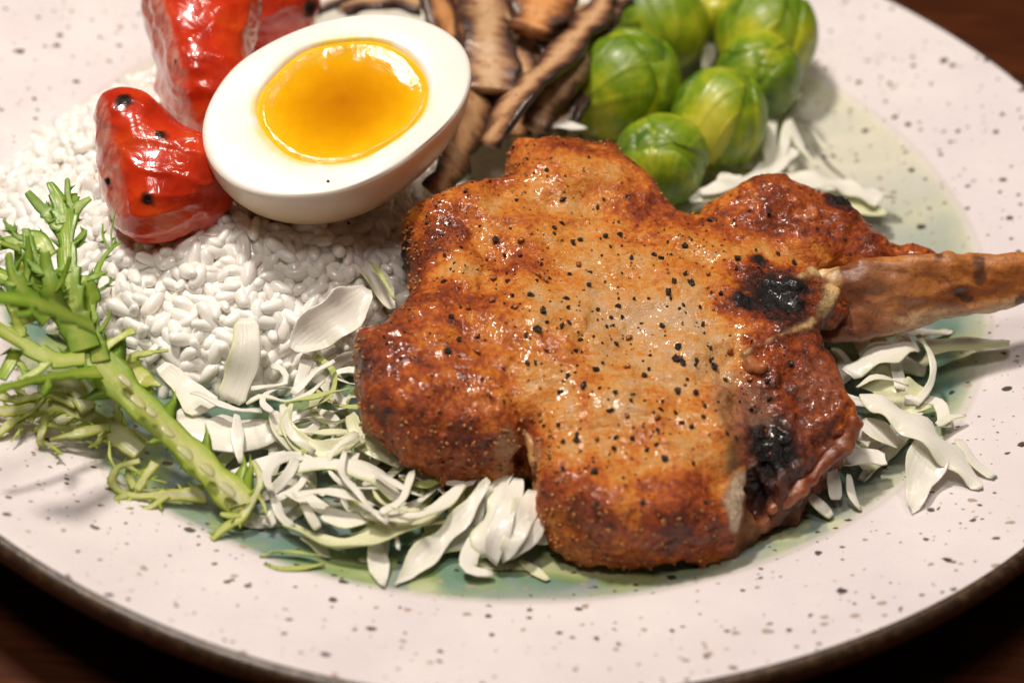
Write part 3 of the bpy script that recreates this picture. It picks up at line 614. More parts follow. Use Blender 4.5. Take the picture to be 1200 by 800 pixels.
def seat(px, py, s, meshes, name, mk):
    p, n = on_chop(px, py)
    if p is None: return
    d = s/57.
    o = link(name, meshes, chop, p-base+n*d*.2); q = Vector(n).to_track_quat('Z', 'Y'); o.rotation_mode = 'QUATERNION'
    o.rotation_quaternion = q @ Vector((0, 0, 1)).rotation_difference(Vector((random.uniform(-.4, .4), random.uniform(-.4, .4), 1))) @ __import__('mathutils').Quaternion((0, 0, 1), random.uniform(0, 6.28))
    k = d*random.uniform(.85, 1.1); o.scale = (k*random.uniform(.75, 1.25), k*random.uniform(.75, 1.25), k*random.uniform(.6, 1))
for i, (a, b, s) in enumerate(pep): seat(a, b, s, PEBM[i % 8], 'pepper_flake', 0)
rp = np.random.default_rng(21)
for i in range(90):
    a_ = rp.normal(0, 1, 2); seat(735+a_[0]*95, 370+a_[1]*100, rp.uniform(4, 7.5), PEBM[i % 8], 'pepper_flake', 0)
for i, (a, b, s) in enumerate(amb): seat(a, b, s, SEEDM[i % 4], 'granule', 0)
def scatter(name, mat, k, size, pick, parent):       # grains too small to pick apart: one part
    vs_, fs_ = [], []; n = 0
    cand = np.flatnonzero(pick); ids = RNG.choice(cand, min(k, len(cand)), replace=False)
    for q, i in enumerate(ids):
        v, fc = PEB[q % 8]; s = size*RNG.uniform(.5, 1.2); a = RNG.uniform(0, 6.28); c, sn = math.cos(a), math.sin(a)
        v = v@np.array([[c, -sn, 0], [sn, c, 0], [0, 0, 1]])*s*.5+V[i]+Nn[i]*s*.12
        vs_.append(v); fs_ += [tuple(t+n for t in g) for g in fc]; n += 12
    tag(part(name, np.vstack(vs_), fs_, mat, parent), kind='stuff')
seen = (Nn@(-_d)) > .1
scatter('pepper_dust', M_PEP, 520, .058, seen & (up > .5) & (nA+.6*vnoise(V, .9, 55) > -.05), chop)
scatter('granule_dust', M_SEED, 200, .07, seen & (up > .4), chop)
scatter('crumbs', M_CRUMB, 420, .095, seen & (dep > .25) & (np.abs(din) < .6) & (x < 4.6), chop)
scatter('crumbs', M_CRUMB, 160, .08, seen & (up > .3) & (din > -.9) & (x < 3), chop)

# ------------------------------------------------------------------ rice mound
RC = np.array([-6.0, .2]); RR = np.array([5.4, 5.7])
def rice_h(x, y):
    a = np.arctan2((y-RC[1])/RR[1], (x-RC[0])/RR[0]); r = np.hypot((x-RC[0])/RR[0], (y-RC[1])/RR[1])*(1+.05*np.sin(3*a+1)+.04*np.sin(5*a))
    hh = 2.25*np.sqrt(np.maximum(0, 1-np.clip(r, 0, 1)**3.2))
    left = sstep(-8.0, -10.8, x); hh = hh*(1-.45*left)+.25*left*(r < 1)
    p = np.stack([np.atleast_1d(x), np.atleast_1d(y), np.zeros_like(np.atleast_1d(x))], 1)
    return hh+(.22*fbm(p, .7, 2, 400)+.12*vnoise(p, 1.8, 410))*(hh > .3)
rice = thing('rice_mound', (RC[0], RC[1], .05), 'mound of white steamed rice under the egg and tomatoes', 'rice')
def grain_mesh(seed):
    rs = np.random.default_rng(seed); n, m = 8, 8; V = []; bend = rs.uniform(-.05, .05)
    for i in range(1, n):
        t = math.pi*i/n
        for j in range(m):
            a = 2*math.pi*j/m; xx = -math.cos(t); rr = math.sin(t)**.72
            V.append((xx*.30, rr*math.cos(a)*.140*(1-.12*xx)+bend*xx*xx, rr*math.sin(a)*.130))
    V += [(-.305, bend, 0), (.305, bend, 0)]; F = []
    for i in range(n-2):
        for j in range(m): F.append((i*m+j, i*m+(j+1) % m, (i+1)*m+(j+1) % m, (i+1)*m+j))
    k = (n-1)*m
    for j in range(m): F.append((j, k, (j+1) % m)); F.append(((n-2)*m+(j+1) % m, k+1, (n-2)*m+j))
    return np.array(V), F
GR = [grain_mesh(i) for i in range(6)]; GRM = [mesh('grain', v, f, M_RICE) for v, f in GR]
# solid core under the grains
gx, gy = np.meshgrid(np.linspace(-12, 0, 70), np.linspace(-6, 6.6, 74), indexing='ij')
gz = rice_h(gx.ravel(), gy.ravel()).reshape(gx.shape)-.01
ii = np.arange(69)[:, None]*74+np.arange(73)[None]; Fq = np.stack([ii, ii+74, ii+75, ii+1], -1).reshape(-1, 4)
Vq = np.stack([gx, gy, np.maximum(gz, -.2)], -1).reshape(-1, 3); keep = (Vq[Fq][:, :, 2] > -.19).any(1)
Fk = Fq[keep]; us, inv = np.unique(Fk, return_inverse=True)
core = part('rice_core', Vq[us], inv.reshape(-1, 4), M_RICE, rice); core['kind'] = 'stuff'
cand = []
tries = RNG.uniform([-11.6, -5.9], [-.3, 6.2], (90000, 2)); hts = rice_h(tries[:, 0], tries[:, 1])
cell = {}
for (x_, y_), z_ in zip(tries, hts):
    if z_ < .12: continue
    p = np.array([x_, y_, z_]); key = tuple(np.floor(p/.2).astype(int)); ok = True
    for a in (-1, 0, 1):
        for b in (-1, 0, 1):
            for c in (-1, 0, 1):
                for q in cell.get((key[0]+a, key[1]+b, key[2]+c), ()):
                    if (q-p)@(q-p) < .2**2: ok = False
    if ok: cell.setdefault(key, []).append(p); cand.append(p)
# extra loose grains that tumble down the front
C_ = np.array(cand); e = .1
gnx = (rice_h(C_[:, 0]+e, C_[:, 1])-rice_h(C_[:, 0]-e, C_[:, 1]))/(2*e); gny = (rice_h(C_[:, 0], C_[:, 1]+e)-rice_h(C_[:, 0], C_[:, 1]-e))/(2*e)
NR = np.stack([-gnx, -gny, np.ones(len(C_))], 1); NR /= np.linalg.norm(NR, axis=1, keepdims=True)
# which grains show: towards the camera, not under egg or tomatoes, in the frame
rel = C_-CAM; dz_ = rel@_d; sx = 600+FPX*(rel@CR)/dz_; sy = 400-FPX*(rel@CU)/dz_
score = (sx > -10)*(sy > 150)*(NR@(-_d) > -.1)*(1-(((sx-390)/170)**2+((sy-150)/110)**2 < 1))*(1-(((sx-190)/75)**2+((sy-200)/80)**2 < 1))*(2000-dz_*10-np.abs(sx-250)*.3+sy)
order = np.argsort(-score); restV, restF, nb = [], [], 0
for rank, i in enumerate(order):
    n = Vector(NR[i]); q = n.to_track_quat('Z', 'Y'); ax = RNG.uniform(0, 2*np.pi); tilt = RNG.normal(0, .45)
    Rm = np.array((q.to_matrix() @ Matrix.Rotation(ax, 3, 'Z') @ Matrix.Rotation(tilt, 3, 'Y')))
    s = RNG.uniform(.78, 1.2); pos = C_[i]+NR[i]*RNG.uniform(-.07, .09); k = int(RNG.integers(6))
    if rank < 300:
        o = link('grain', GRM[k], rice, pos-np.array([RC[0], RC[1], .05])); o.rotation_euler = Matrix(Rm.tolist()).to_euler(); sx_ = RNG.uniform(.75, 1.12); o.scale = (s*sx_, s, s)
    else:
        v, fc = GR[k]; restV.append(v*s@Rm.T+pos); restF += [tuple(t+nb for t in g) for g in fc]; nb += len(v)
tag(part('packed_grains', np.vstack(restV), restF, M_RICE, rice), kind='stuff')
for a, b, sz in ((420, 297, .07), (322, 328, .08), (160, 318, .07), (408, 262, .06), (395, 305, .06)):
    c = P(a, b, 2.2); c = P(a, b, float(rice_h(np.array([c[0]]), np.array([c[1]]))[0])+.16); o = link('pepper_flake', PEBM[3], rice, c-np.array([RC[0], RC[1], .05])); o.scale = (sz*1.4,)*3
print('rice grains', len(order), 'chop verts', len(V))

# ------------------------------------------------------------------ egg half
EN = np.array([-.03, -.30, 1.0]); EN /= np.linalg.norm(EN); EC = P(397, 124, 4.6)
e1 = np.array([1.0, .5, 0]); e1 -= EN*(e1@EN); e1 /= np.linalg.norm(e1); e2 = np.cross(EN, e1)
def trace(pts):
    q = np.array([PPl(a, b, EC, EN)-EC for a, b in pts]); return np.stack([q@e1, q@e2], 1)
OE = trace([(238, 143), (246, 115), (268, 85), (299, 60), (332, 41), (367, 29), (406, 19), (444, 15), (477, 18), (505, 27), (535, 43), (549, 63), (552, 85), (546, 113), (530, 140), (499, 168), (464, 195), (422, 216), (375, 229), (319, 229), (270, 214), (247, 195), (239, 170)])
OY = trace([(299, 129), (304, 107), (323, 85), (362, 55), (400, 47), (455, 49), (483, 66), (499, 85), (504, 110), (494, 135), (464, 162), (433, 181), (395, 191), (362, 190), (334, 179), (312, 159)])
def polar(pts, n, harm):
    c = (pts.max(0)+pts.min(0))/2; q = pts-c; a = np.arctan2(q[:, 1], q[:, 0]); r = np.hypot(*q.T); o = np.argsort(a); a, r = a[o], r[o]
    t = np.linspace(-np.pi, np.pi, n, endpoint=False); rr = np.interp(t, np.concatenate([a-2*np.pi, a, a+2*np.pi]), np.tile(r, 3))
    f = np.fft.rfft(rr); f[harm:] = 0; return c, t, np.fft.irfft(f, n)
NE = 96
ce, te, re_ = polar(OE, NE, 7); cyk, ty, ry_ = polar(OY, NE, 9)
print('egg size', np.ptp(OE, axis=0))
def rings_mesh(rings, close_end=None):
    V = np.vstack(rings); k = len(rings); i = np.arange(k-1)[:, None]*NE; j = np.arange(NE)[None]; j2 = (j+1) % NE
    F = [tuple(q) for q in np.stack([i+j, i+j2, i+NE+j2, i+NE+j], -1).reshape(-1, 4)]
    if close_end is not None:
        V = np.vstack([V, close_end]); F += [((k-1)*NE+a, (k-1)*NE+(a+1) % NE, len(V)-1) for a in range(NE)]
    return V, F
def face(c2, t, r, dn): return EC+np.outer(c2[0]+r*np.cos(t), e1)+np.outer(c2[1]+r*np.sin(t), e2)+EN*(dn if np.isscalar(dn) else np.asarray(dn)[:, None])
edge_n = .012*np.sin(te*9)+.015*np.sin(te*5+2)
rings = []; skin = []; yol = []
# from inside the yolk cavity over the cut face, round the edge and down the outside
cav = [(.86, -.34), (.95, -.20), (.99, -.06), (1.01, 0.0)]
for s, dn in cav: rings.append(face(cyk, ty, ry_*s, dn)); skin += [0]*NE; yol += [1]*NE
yy = np.stack([cyk[0]+ry_*1.01*np.cos(ty), cyk[1]+ry_*1.01*np.sin(ty)], 1); oo = np.stack([ce[0]+re_*np.cos(te), ce[1]+re_*np.sin(te)], 1)
for t in (.12, .3, .5, .7, .85, .93):
    q = yy*(1-t)+oo*t; rings.append(EC+np.outer(q[:, 0], e1)+np.outer(q[:, 1], e2)+EN*(.02*math.sin(t*3.1)*(1+np.sin(te*4)))[:, None]); skin += [0]*NE; yol += [max(0, .55-t*1.9)]*NE
for s, dn in ((.982, -.008), (.996, -.03), (1.0, -.075)): rings.append(face(ce, te, re_*s+edge_n*.5, dn)); skin += [0.15]*NE; yol += [0]*NE
DEP = 2.4
for k in range(1, 17):
    ph = k/17*math.pi/2; rings.append(face(ce*(1-.1*math.sin(ph)), te, re_*math.cos(ph)**.92, -.075-DEP*math.sin(ph))); skin += [min(1, .35+.12*k)]*NE; yol += [0]*NE
bottom = EC+ce[0]*e1+ce[1]*e2-EN*(DEP+.08)
V_, F_ = rings_mesh(rings, bottom); skin.append(1); yol.append(0)
egg = thing('egg_half', bottom, 'half of a soft-boiled egg with jammy orange yolk, cut side up on the rice', 'egg')
part('egg_white', V_, [q[::-1] for q in F_], M_EGG, egg, {'skin': np.array(skin), 'yol': np.array(yol)})
rings = []; radv = []
for s in np.linspace(1.0, .06, 18):
    a = np.stack([np.cos(ty)*2, np.sin(ty)*2, np.full(NE, s*4)], 1)
    dn = -.02-.10*(1-s**3)+.012*vnoise(a, 3, 7)*(s > .6)+.02*np.exp(-((s-.9)/.07)**2)
    if s == 1.0: dn = np.full(NE, -.10)
    rings.append(face(cyk, ty, ry_*s*1.0, dn)); radv += [s]*NE
V_, F_ = rings_mesh(rings, EC+cyk[0]*e1+cyk[1]*e2-EN*.122); radv.append(0)
o = part('yolk', V_, F_, M_YOLK, egg, {'rad': np.array(radv)}); o['label'] = 'glossy soft orange yolk'
p = PPl(384, 213, EC, EN); o = link('pepper_flake', PEBM[2], egg, p+EN*.02-np.array(bottom)); o.scale = (.06,)*3

# ------------------------------------------------------------------ roast tomato pieces
def tomato(c, size, seed, cutn, cutd, label, rot=0., prims=None, charpts=(), segs=None):
    c = np.asarray(c, float); R = max(size)*1.25; X, Y, Z, o = grid(c-R, c+R, R/46)
    co, si = math.cos(rot), math.sin(rot); x, y, z = X-c[0], Y-c[1], Z-c[2]; tp_ = 1+.22*z/size[2]; x = x-.22*z*0-.18*(size[2]-z)*.4+.2; xa = (x*co+y*si)/tp_; ya = (-x*si+y*co)/tp_
    f = (np.sqrt((xa/size[0])**2+(ya/size[1])**2+(z/size[2])**2)-1)*min(size)
    if segs:
        f = None; GG = np.stack([X, Y, Z], -1)
        for (p_, q_, ra, rb) in segs: g_ = sd_seg(GG, p_, q_, ra, rb); f = g_ if f is None else smin(f, g_, .5)
    cn = np.asarray(cutn, float); cn /= np.linalg.norm(cn); dcut = x*cn[0]+y*cn[1]+z*cn[2]-cutd
    f = -smin(-f, -dcut, .5)
    for cc, s in (prims or []):
        q = np.asarray(cc); g = (np.sqrt(((x-q[0])/s[0])**2+((y-q[1])/s[1])**2+((z-q[2])/s[2])**2)-1)*min(s); f = smin(f, g, .35)
    def wr(p):
        a = fbm(p*np.array([.7, 1, 1.6]), .9, 2, seed); b = 1-np.abs(vnoise(p*np.array([.6, 1.1, 2.0])+.3*a[:, None], 1.7, seed+3))
        return -.08*a-.05*b**3-.03*np.abs(vnoise(p+.2*a[:, None], 3.1, seed+9))
    f = band_noise(f, X, Y, Z, .4, wr); V, F = surface_net(f, o, R/46); N = normals(V, F)
    if (N*(V-V.mean(0))).sum() < 0: F = F[:, ::-1]; N = -N
    cut = sstep(.55, .85, N@cn)*sstep(-.35, -.12, (V-c)@cn-cutd); ch = np.zeros(len(V))
    for px_, py_, r in charpts:
        rv_ = V-CAM; ry2 = ray(px_, py_); t_ = rv_@ry2; d_ = np.linalg.norm(rv_-t_[:, None]*ry2, axis=1); ok_ = np.flatnonzero(d_ < max(.1, d_.min()*1.1)); q = V[ok_[np.argmin(t_[ok_])]]
        ch = np.maximum(ch, sstep(r, r*.4, np.linalg.norm(V-np.asarray(q), axis=1)+.08*vnoise(V, 8, 3)))
    return single('tomato_piece', V, F, M_TOM, label, 'tomato', 'roast tomato pieces', {'cut': cut, 'char': ch})
T1 = P(185, 200, 3.1)
TA, TB, TC, TD = P(150, 148, 3.75), P(222, 206, 3.1), P(184, 236, 2.85), P(146, 205, 3.05)
tomato(T1, (1.9, 1.6, 1.7), 501, (-.9, -.35, .1), 1.12, 'small roast tomato wedge with charred tip beside the rounded end of the egg', .35, [((.35, -.2, -.35), (1.15, 1.0, 1.1))], [(141, 115, 0.28), (190, 152, 0.18), (172, 240, 0.16), (122, 212, 0.15)], [(TA, TB, .58, .72), (TB, TC, .72, .70), (TC, TD, .70, .58), (TD, TA, .58, .58), (TA, TC, .6, .7)])
T2 = P(236, 72, 3.1)
tomato(T2, (1.6, 1.7, 2.3), 520, (-.85, -.45, .1), 1.05, 'tall roast tomato wedge leaning with its pinkish cut face showing', .2, [((.3, -.2, -.8), (.9, .9, 1.0))], [(200, 72, 0.07)], [(P(206, 20, 3.9), P(258, 10, 3.9), .75, .8), (P(258, 10, 3.9), P(252, 110, 3.0), .8, .8), (P(206, 20, 3.9), P(206, 100, 3.1), .75, .75), (P(206, 100, 3.1), P(252, 118, 2.9), .75, .8), (P(230, 0, 4.2), P(232, 90, 3.3), .8, .85)])
tomato(P(322, 12, 2.6), (1.1, .9, 1.2), 540, (.2, .3, .9), .9, 'dark red roast tomato piece tucked behind the egg next to mushrooms', .6, [((-.5, -.1, -.2), (.7, .7, .9))], [(368, 12, 0.38)])

# ------------------------------------------------------------------ sprouts
def frame(axis):
    a = np.asarray(axis, float); a /= np.linalg.norm(a); b = np.cross(a, [0.3, .2, 1.0] if abs(a[2]) < .9 else [1.0, 0, 0]); b /= np.linalg.norm(b); return a, b, np.cross(a, b)
def sprout(c, r, axis, seed, label, stretch=1.1, open_=0.):
    """Ball of wrapped leaves; axis points from the stalk to the tip of the head."""
    c = np.asarray(c, float); rs = np.random.default_rng(seed); a, b, g = frame(axis)
    t = thing('brussels_sprout', c-np.array([0, 0, r]), label, 'sprout', 'boiled sprouts')
    def shell(name, th0, lift, half, reach):
        n, m = 17, 19; VV, UU = [], []; ph = rs.uniform(0, 6)
        for i in range(n):
            v = i/(n-1); be = -1.25+v*(reach+1.25); wv = half*math.sqrt(max(0., 1-abs(v*2-1)**2.6))+.02
            pol = 1.35-be; d1 = a*math.cos(pol)+(b*math.cos(th0)+g*math.sin(th0))*math.sin(pol); sd_ = -b*math.sin(th0)+g*math.cos(th0)
            for j in range(m):
                u = j/(m-1)*2-1; w_ = u*wv; d = d1*math.cos(w_)+sd_*math.sin(w_); e_ = max(abs(u), abs(v*2-1))
                rr = r*(1+lift-(lift+.04)*max(0, (e_-.86)/.14)**2+.010*math.sin(u*3+ph+v*5)+.006*math.sin(u*9+ph*2-v*7)+(open_*.25*max(0, v-.7) if open_ else 0))
                d = d+a*(d@a)*(stretch-1); VV.append(c+d*rr); UU.append((u*.9*wv, v*.75+.1, 0))
        FF = [(i*m+j, i*m+j+1, (i+1)*m+j+1, (i+1)*m+j) for i in range(n-1) for j in range(m-1)]
        part(name, VV, FF, M_SPR, t, {'uvw': np.array(UU)})
    # tight head
    n, m = 14, 24; VV, UU = [], []
    for i in range(n+1):
        pol = math.pi*i/n
        for j in range(m):
            az = 2*math.pi*j/m; VV.append(c+(a*math.cos(pol)*stretch+(b*math.cos(az)+g*math.sin(az))*math.sin(pol))*r*.97); UU.append((1, .55, .3))
    FF = [(i*m+j, (i+1)*m+j, (i+1)*m+(j+1) % m, i*m+(j+1) % m) for i in range(n) for j in range(m)]
    part('heart', VV, FF, M_SPR, t, {'uvw': np.array(UU)})
    th = rs.uniform(0, 6.28)
    for k in range(7): shell('leaf', th+k*2.4, .01+.017*k, rs.uniform(.85, 1.15), rs.uniform(1.35, 1.85)-.09*k)
    # stalk stub
    sv, sf, su = ribbon([c-a*r*stretch*.8, c-a*r*stretch*1.02], r*.5, r*.45, taper=(0, .05), m=14, n=6); part('stalk', sv, sf, M_SPR, t, {'uvw': np.c_[su[:, 0]*0, su[:, 0]*0, su[:, 0]*0]})
sprout(P(730, 100, 1.75), 1.25, (.5, -.2, .75), 11, 'pale yellow-green sprout with veined leaves lying next to the mushrooms', 1.05)
sprout(P(770, 30, 1.75), 1.2, (-.5, .2, .8), 12, 'round glossy green sprout behind the yellow-green one by the mushrooms', 1.02)
sprout(P(842, 142, 1.55), 1.05, (.1, .35, .85), 13, 'oblong upright sprout with loose veined leaves in the middle of the cluster', 1.15)
sprout(P(776, 188, 1.35), 1.0, (-.3, -.4, .8), 14, 'small olive-green sprout touching the edge of the pork chop', 1.02)
sprout(P(898, 42, 1.9), 1.15, (.2, .5, .6), 15, 'large sprout with a folded-open top leaf on the outer side of the cluster', 1.02, .2)
sprout(P(888, 90, 1.75), .98, (-.1, -.5, .8), 16, 'dark green shiny sprout with a pale star of veins at its top', 1.05)
sprout(P(836, 10, 1.6), 1.0, (0, .3, -.9), 17, 'yellowish sprout turned stalk end up between two green ones', 1.1)

# ------------------------------------------------------------------ mushrooms
def mush(pts, w, th, label, roll=0., tone=0., seed=0, curl=0.):
    path = [P(*p) for p in pts]; V, F, U = ribbon(path, [q/34. for q in w], th*.42, roll, curl, seed, m=20, wob=.3, taper=(.03, .03), n=30)
    nz = fbm(V, 1.7, 3, 600+seed); c = V.mean(0); V = V+(V-c)*0.0; V[:, 2] += .06*nz; V[:, 0] += .05*fbm(V, 2.1, 2, 640+seed); V[:, 1] += .05*fbm(V, 2.1, 2, 660+seed)
    single('mushroom_piece', V, F, M_MUSH, label, 'mushroom', 'fried mushroom pieces', {'uvw': U, 'tone': np.full(len(V), tone)})
mush([(568, -25, 2.9), (572, 40, 2.7), (577, 106, 2.3)], [44, 46, 42], .45, 'broad flat tan mushroom slice with a square end above the chop', .15, 0, 1)
mush([(538, -8, 2.6), (547, 50, 2.5), (556, 102, 2.2)], [16, 20, 16], .5, 'narrow brown mushroom strip pressed against the broad tan slice', .5, .3, 2)
mush([(655, -18, 3.0), (636, 8, 3.0), (622, 36, 2.9)], [52, 54, 40], .9, 'thick golden orange mushroom cap piece on top of the pile', .1, .6, 3)
mush([(716, -8, 3.2), (690, 28, 3.1), (655, 68, 3.0), (618, 104, 2.9), (592, 138, 2.6), (574, 172, 2.1)], [20, 30, 28, 24, 32, 22], .55, 'long crooked pale mushroom stem running down to the chop', -.2, .1, 4)
mush([(704, 40, 2.6), (672, 84, 2.6), (640, 122, 2.3), (626, 152, 2.0)], [24, 28, 26, 20], .55, 'brown mushroom stem beside the long pale one', .5, 0, 5)
mush([(718, 0, 2.9), (706, 28, 2.8), (696, 52, 2.6)], [28, 34, 26], .6, 'dark wrinkled mushroom cap against the sprouts', -.3, 0, 6)
mush([(560, 112, 2.0), (543, 154, 2.2), (526, 198, 2.3), (512, 228, 2.2)], [30, 40, 34, 24], .5, 'dark brown mushroom slice in the gap between egg and chop', .7, .2, 8)
mush([(508, -2, 2.9), (518, 18, 2.7), (530, 46, 2.4)], [34, 36, 26], .7, 'glossy amber mushroom piece just behind the narrow end of the egg', .2, .55, 9)
mush([(600, -14, 2.9), (603, 16, 2.8), (604, 44, 2.6)], [28, 28, 22], .5, 'greyish mushroom slice between the broad tan slice and the orange cap', -.4, 0, 10)
mush([(400, 12, 2.4), (440, 2, 2.5), (492, 8, 2.4)], [30, 34, 26], .6, 'pale grey-brown mushroom stem lying behind the top of the egg', .3, 0, 11)
mush([(364, 18, 2.3), (388, 4, 2.4), (420, -8, 2.3)], [22, 24, 18], .5, 'nearly black mushroom bit wedged between tomato and egg', .6, 0, 12)
mush([(668, 108, 2.0), (654, 138, 1.8), (640, 168, 1.6)], [22, 26, 20], .6, 'short grey mushroom end under the brown stem', .1, 0, 13)
mush([(584, 100, 1.9), (596, 130, 1.8), (606, 160, 1.6)], [26, 26, 22], .5, 'shadowed mushroom scrap deep below the crooked stem', .1, .2, 14)
mush([(480, -20, 2.2), (540, -16, 2.1), (590, -20, 2.2)], [40, 46, 40], .8, 'brown mushroom cap at the back of the pile', .1, .2, 15)

for k, (pts, w, tn) in enumerate((([(600, 60, 2.2), (612, 96, 2.1), (622, 128, 1.9)], [24, 30, 24], .1), ([(560, 60, 1.9), (556, 110, 1.8), (566, 150, 1.6)], [30, 34, 26], .2), ([(640, 40, 2.4), (652, 60, 2.3), (650, 92, 2.1)], [26, 30, 24], .0),
        ([(690, 90, 1.9), (676, 118, 1.8), (664, 146, 1.6)], [24, 28, 20], .0), ([(620, -10, 2.2), (628, 60, 2.0), (610, 110, 1.8)], [40, 44, 36], .1), ([(520, 40, 2.0), (536, 80, 2.0), (540, 130, 1.9)], [34, 40, 34], .3), ([(676, 10, 2.2), (668, 40, 2.2), (672, 70, 2.0)], [30, 34, 26], .1), ([(588, 30, 2.5), (594, 70, 2.4), (600, 108, 2.2)], [9, 11, 8], .1))):
    mush(pts, w, .5, ['small tan mushroom sliver in the middle of the mushroom pile', 'brown mushroom slice beneath the broad tan slice', 'curled grey mushroom scrap below the orange cap', 'stubby mushroom end touching the pale sprout', 'wide mushroom slice at the bottom of the pile', 'brown mushroom slice half hidden by the narrow end of the egg', 'mushroom chunk lying across the long pale stem', 'thin dark-edged mushroom thread beside the broad tan slice'][k], .3*((k % 3)-1), tn, 30+k)

# ------------------------------------------------------------------ cabbage shreds
SH = 'shredded cabbage'
def shred(pts, w, z=None, th=.10, roll=0., curl=0., mat=None, label=None, seed=0, taper=(.07, .07), twist=0., name='cabbage_shred', ripple=0.):
    if z is not None:
        zz = np.interp(np.linspace(0, 1, len(pts)), np.linspace(0, 1, len(z)), z) if np.ndim(z) else [z]*len(pts)
        path = [P(a, b, c) for (a, b), c in zip(pts, zz)]
    else: path = pts
    ww = [q/54. for q in w] if np.ndim(w) else w/54.
    V, F, U = ribbon(path, ww, th*.42, roll, curl, seed, taper=taper, twist=twist, m=14, ripple=ripple+.02, wob=.3)
    V = V+.05*np.stack([fbm(V, 1.3, 2, seed+k) for k in range(3)], 1)
    V[:, 2] = np.maximum(V[:, 2], np.interp(np.hypot(V[:, 0], V[:, 1]), [0, 8.6, 10, 11, 12, 14], [.02, .09, .26, .62, .90, 1.62]))
    mat = mat or M_CABW; c = V.mean(0); col_ = {'cabbage_white': 'white', 'cabbage_pale_green': 'pale green', 'cabbage_lime': 'lime-green'}[mat.name]; wd = 'wide' if np.max(w) >= 14 else 'thin'
    where = 'in the tangle between rice and chop' if c[0] < 4 and c[1] < -1.5 else 'spilling out beside the backbone end' if c[1] < -1.2 else 'on the well around the sprouts'
    single(name, V, F, mat, label or '%s %s cabbage shred %s' % (wd, col_, where), 'cabbage', SH if label else '%s %s shreds %s' % (wd, col_, where), {'uvw': U})
S_ = shred
S_([(346, 408), (372, 386), (402, 366), (430, 336)], [30, 46, 44, 20], (1.5, 1.7, 1.9, 2.1), .09, -.5, .18, M_CABW, 'broad curled white cabbage leaf leaning between rice and chop', 1, (.15, .1), ripple=.04)
S_([(290, 372), (286, 412), (279, 445), (268, 470)], [20, 26, 34, 38], (1.9, 1.5, 1.0, .7), .14, .2, .05, M_CABW, 'straight white cabbage rib reaching down out of the rice', 2, (.1, .1))
S_([(188, 428), (212, 448), (240, 482)], [24, 28, 40], (.9, .7, .6), .14, 0, .1, M_CABW, 'stubby white cabbage rib emerging from the foot of the rice', 3)
S_([(205, 482), (240, 500), (285, 508), (332, 500)], [30, 58, 60, 36], (.55, .6, .6, .65), .10, 0, -.12, M_CABW, 'wide flat white cabbage piece beside the frisee stem', 4, (.1, .1), ripple=.05)
S_([(318, 430), (332, 434), (336, 446), (318, 451), (294, 454)], 8, (1.2, 1.3, 1.2, 1.1, 1.0), .1, 0, 0, M_CABW, 'tiny hook-shaped cabbage shred at the foot of the rice', 5)
S_([(228, 460), (250, 471), (276, 480), (306, 480)], [10, 12, 14, 12], (.95, 1.0, 1.0, .9), .1, .3, 0, M_CABW, 'thin white shred lying across the wide flat piece', 6)
S_([(277, 486), (280, 513), (283, 540)], [12, 12, 10], (.95, .85, .7), .1, .2, 0, M_CABW, 'short straight white shred hanging over the wide flat piece', 7)
S_([(320, 482), (327, 508), (343, 530)], [12, 16, 10], (1.1, .95, .8), .1, .4, .1, None, None, 8)
S_([(289, 473), (306, 464), (334, 469), (358, 463), (380, 448)], [8, 10, 10, 11, 8], (1.0, 1.15, 1.2, 1.3, 1.4), .1, .2, 0, None, None, 9)
S_([(344, 462), (366, 437), (391, 422)], [10, 11, 6], (1.2, 1.4, 1.5), .1, .2, 0, None, None, 10)
S_([(358, 418), (353, 445), (350, 470)], [14, 15, 12], (1.2, 1.1, .9), .1, .3, 0, None, None, 11)
S_([(340, 474), (335, 495), (352, 518), (380, 528), (424, 514)], [10, 14, 17, 18, 14], (1.3, 1.1, 1.0, 1.0, 1.1), .11, -.4, .1, M_CABY, 'pale green cabbage curl sweeping under the left lobe of the chop', 12)
S_([(334, 473), (370, 467), (410, 455)], [6, 9, 8], (1.25, 1.4, 1.6), .09, .2, 0, M_CABG, 'slim lime-green shred above the pale green curl', 13)
S_([(343, 549), (375, 543), (402, 545), (440, 556), (470, 584)], [20, 24, 24, 22, 10], (.9, 1.1, 1.1, 1.0, .8), .12, .1, -.1, M_CABW, 'long thick white cabbage strip arching over the tangle', 14)
S_([(403, 530), (400, 556), (424, 586), (456, 610)], [8, 9, 9, 8], (1.2, 1.3, 1.2, 1.1), .09, .2, 0, None, None, 15)
S_([(448, 602), (474, 582), (483, 552)], [8, 10, 9], (1.2, 1.15, 1.1), .09, .2, 0, None, None, 16)
S_([(334, 616), (388, 636), (450, 626), (502, 604), (546, 570)], [18, 34, 36, 30, 12], (.5, .6, .7, .75, .8), .12, .45, .15, M_CABY, 'large crescent-shaped pale cabbage piece in front of the tangle', 17)
S_([(430, 602), (470, 608), (510, 596), (545, 570)], [14, 20, 18, 12], (.95, 1.0, 1.0, .95), .14, .2, .1, M_CABW, 'thick white rib riding on the crescent-shaped piece', 18)
S_([(352, 628), (372, 640), (388, 658)], [10, 14, 6], (.5, .4, .3), .1, 0, 0, None, None, 19)
S_([(440, 636), (444, 666), (450, 694)], [24, 18, 5], (.6, .45, .42), .12, .3, .1, M_CABW, 'pointed white shred hanging down onto the plate edge', 20, (.05, .2))
S_([(573, 562), (545, 600), (518, 632), (490, 658), (465, 688)], [9, 14, 24, 26, 5], (1.2, .9, .6, .5, .48), .08, .3, .12, M_CABW, 'long translucent leaf-shaped cabbage sliver lying on the well', 21, (.1, .3), ripple=.03)
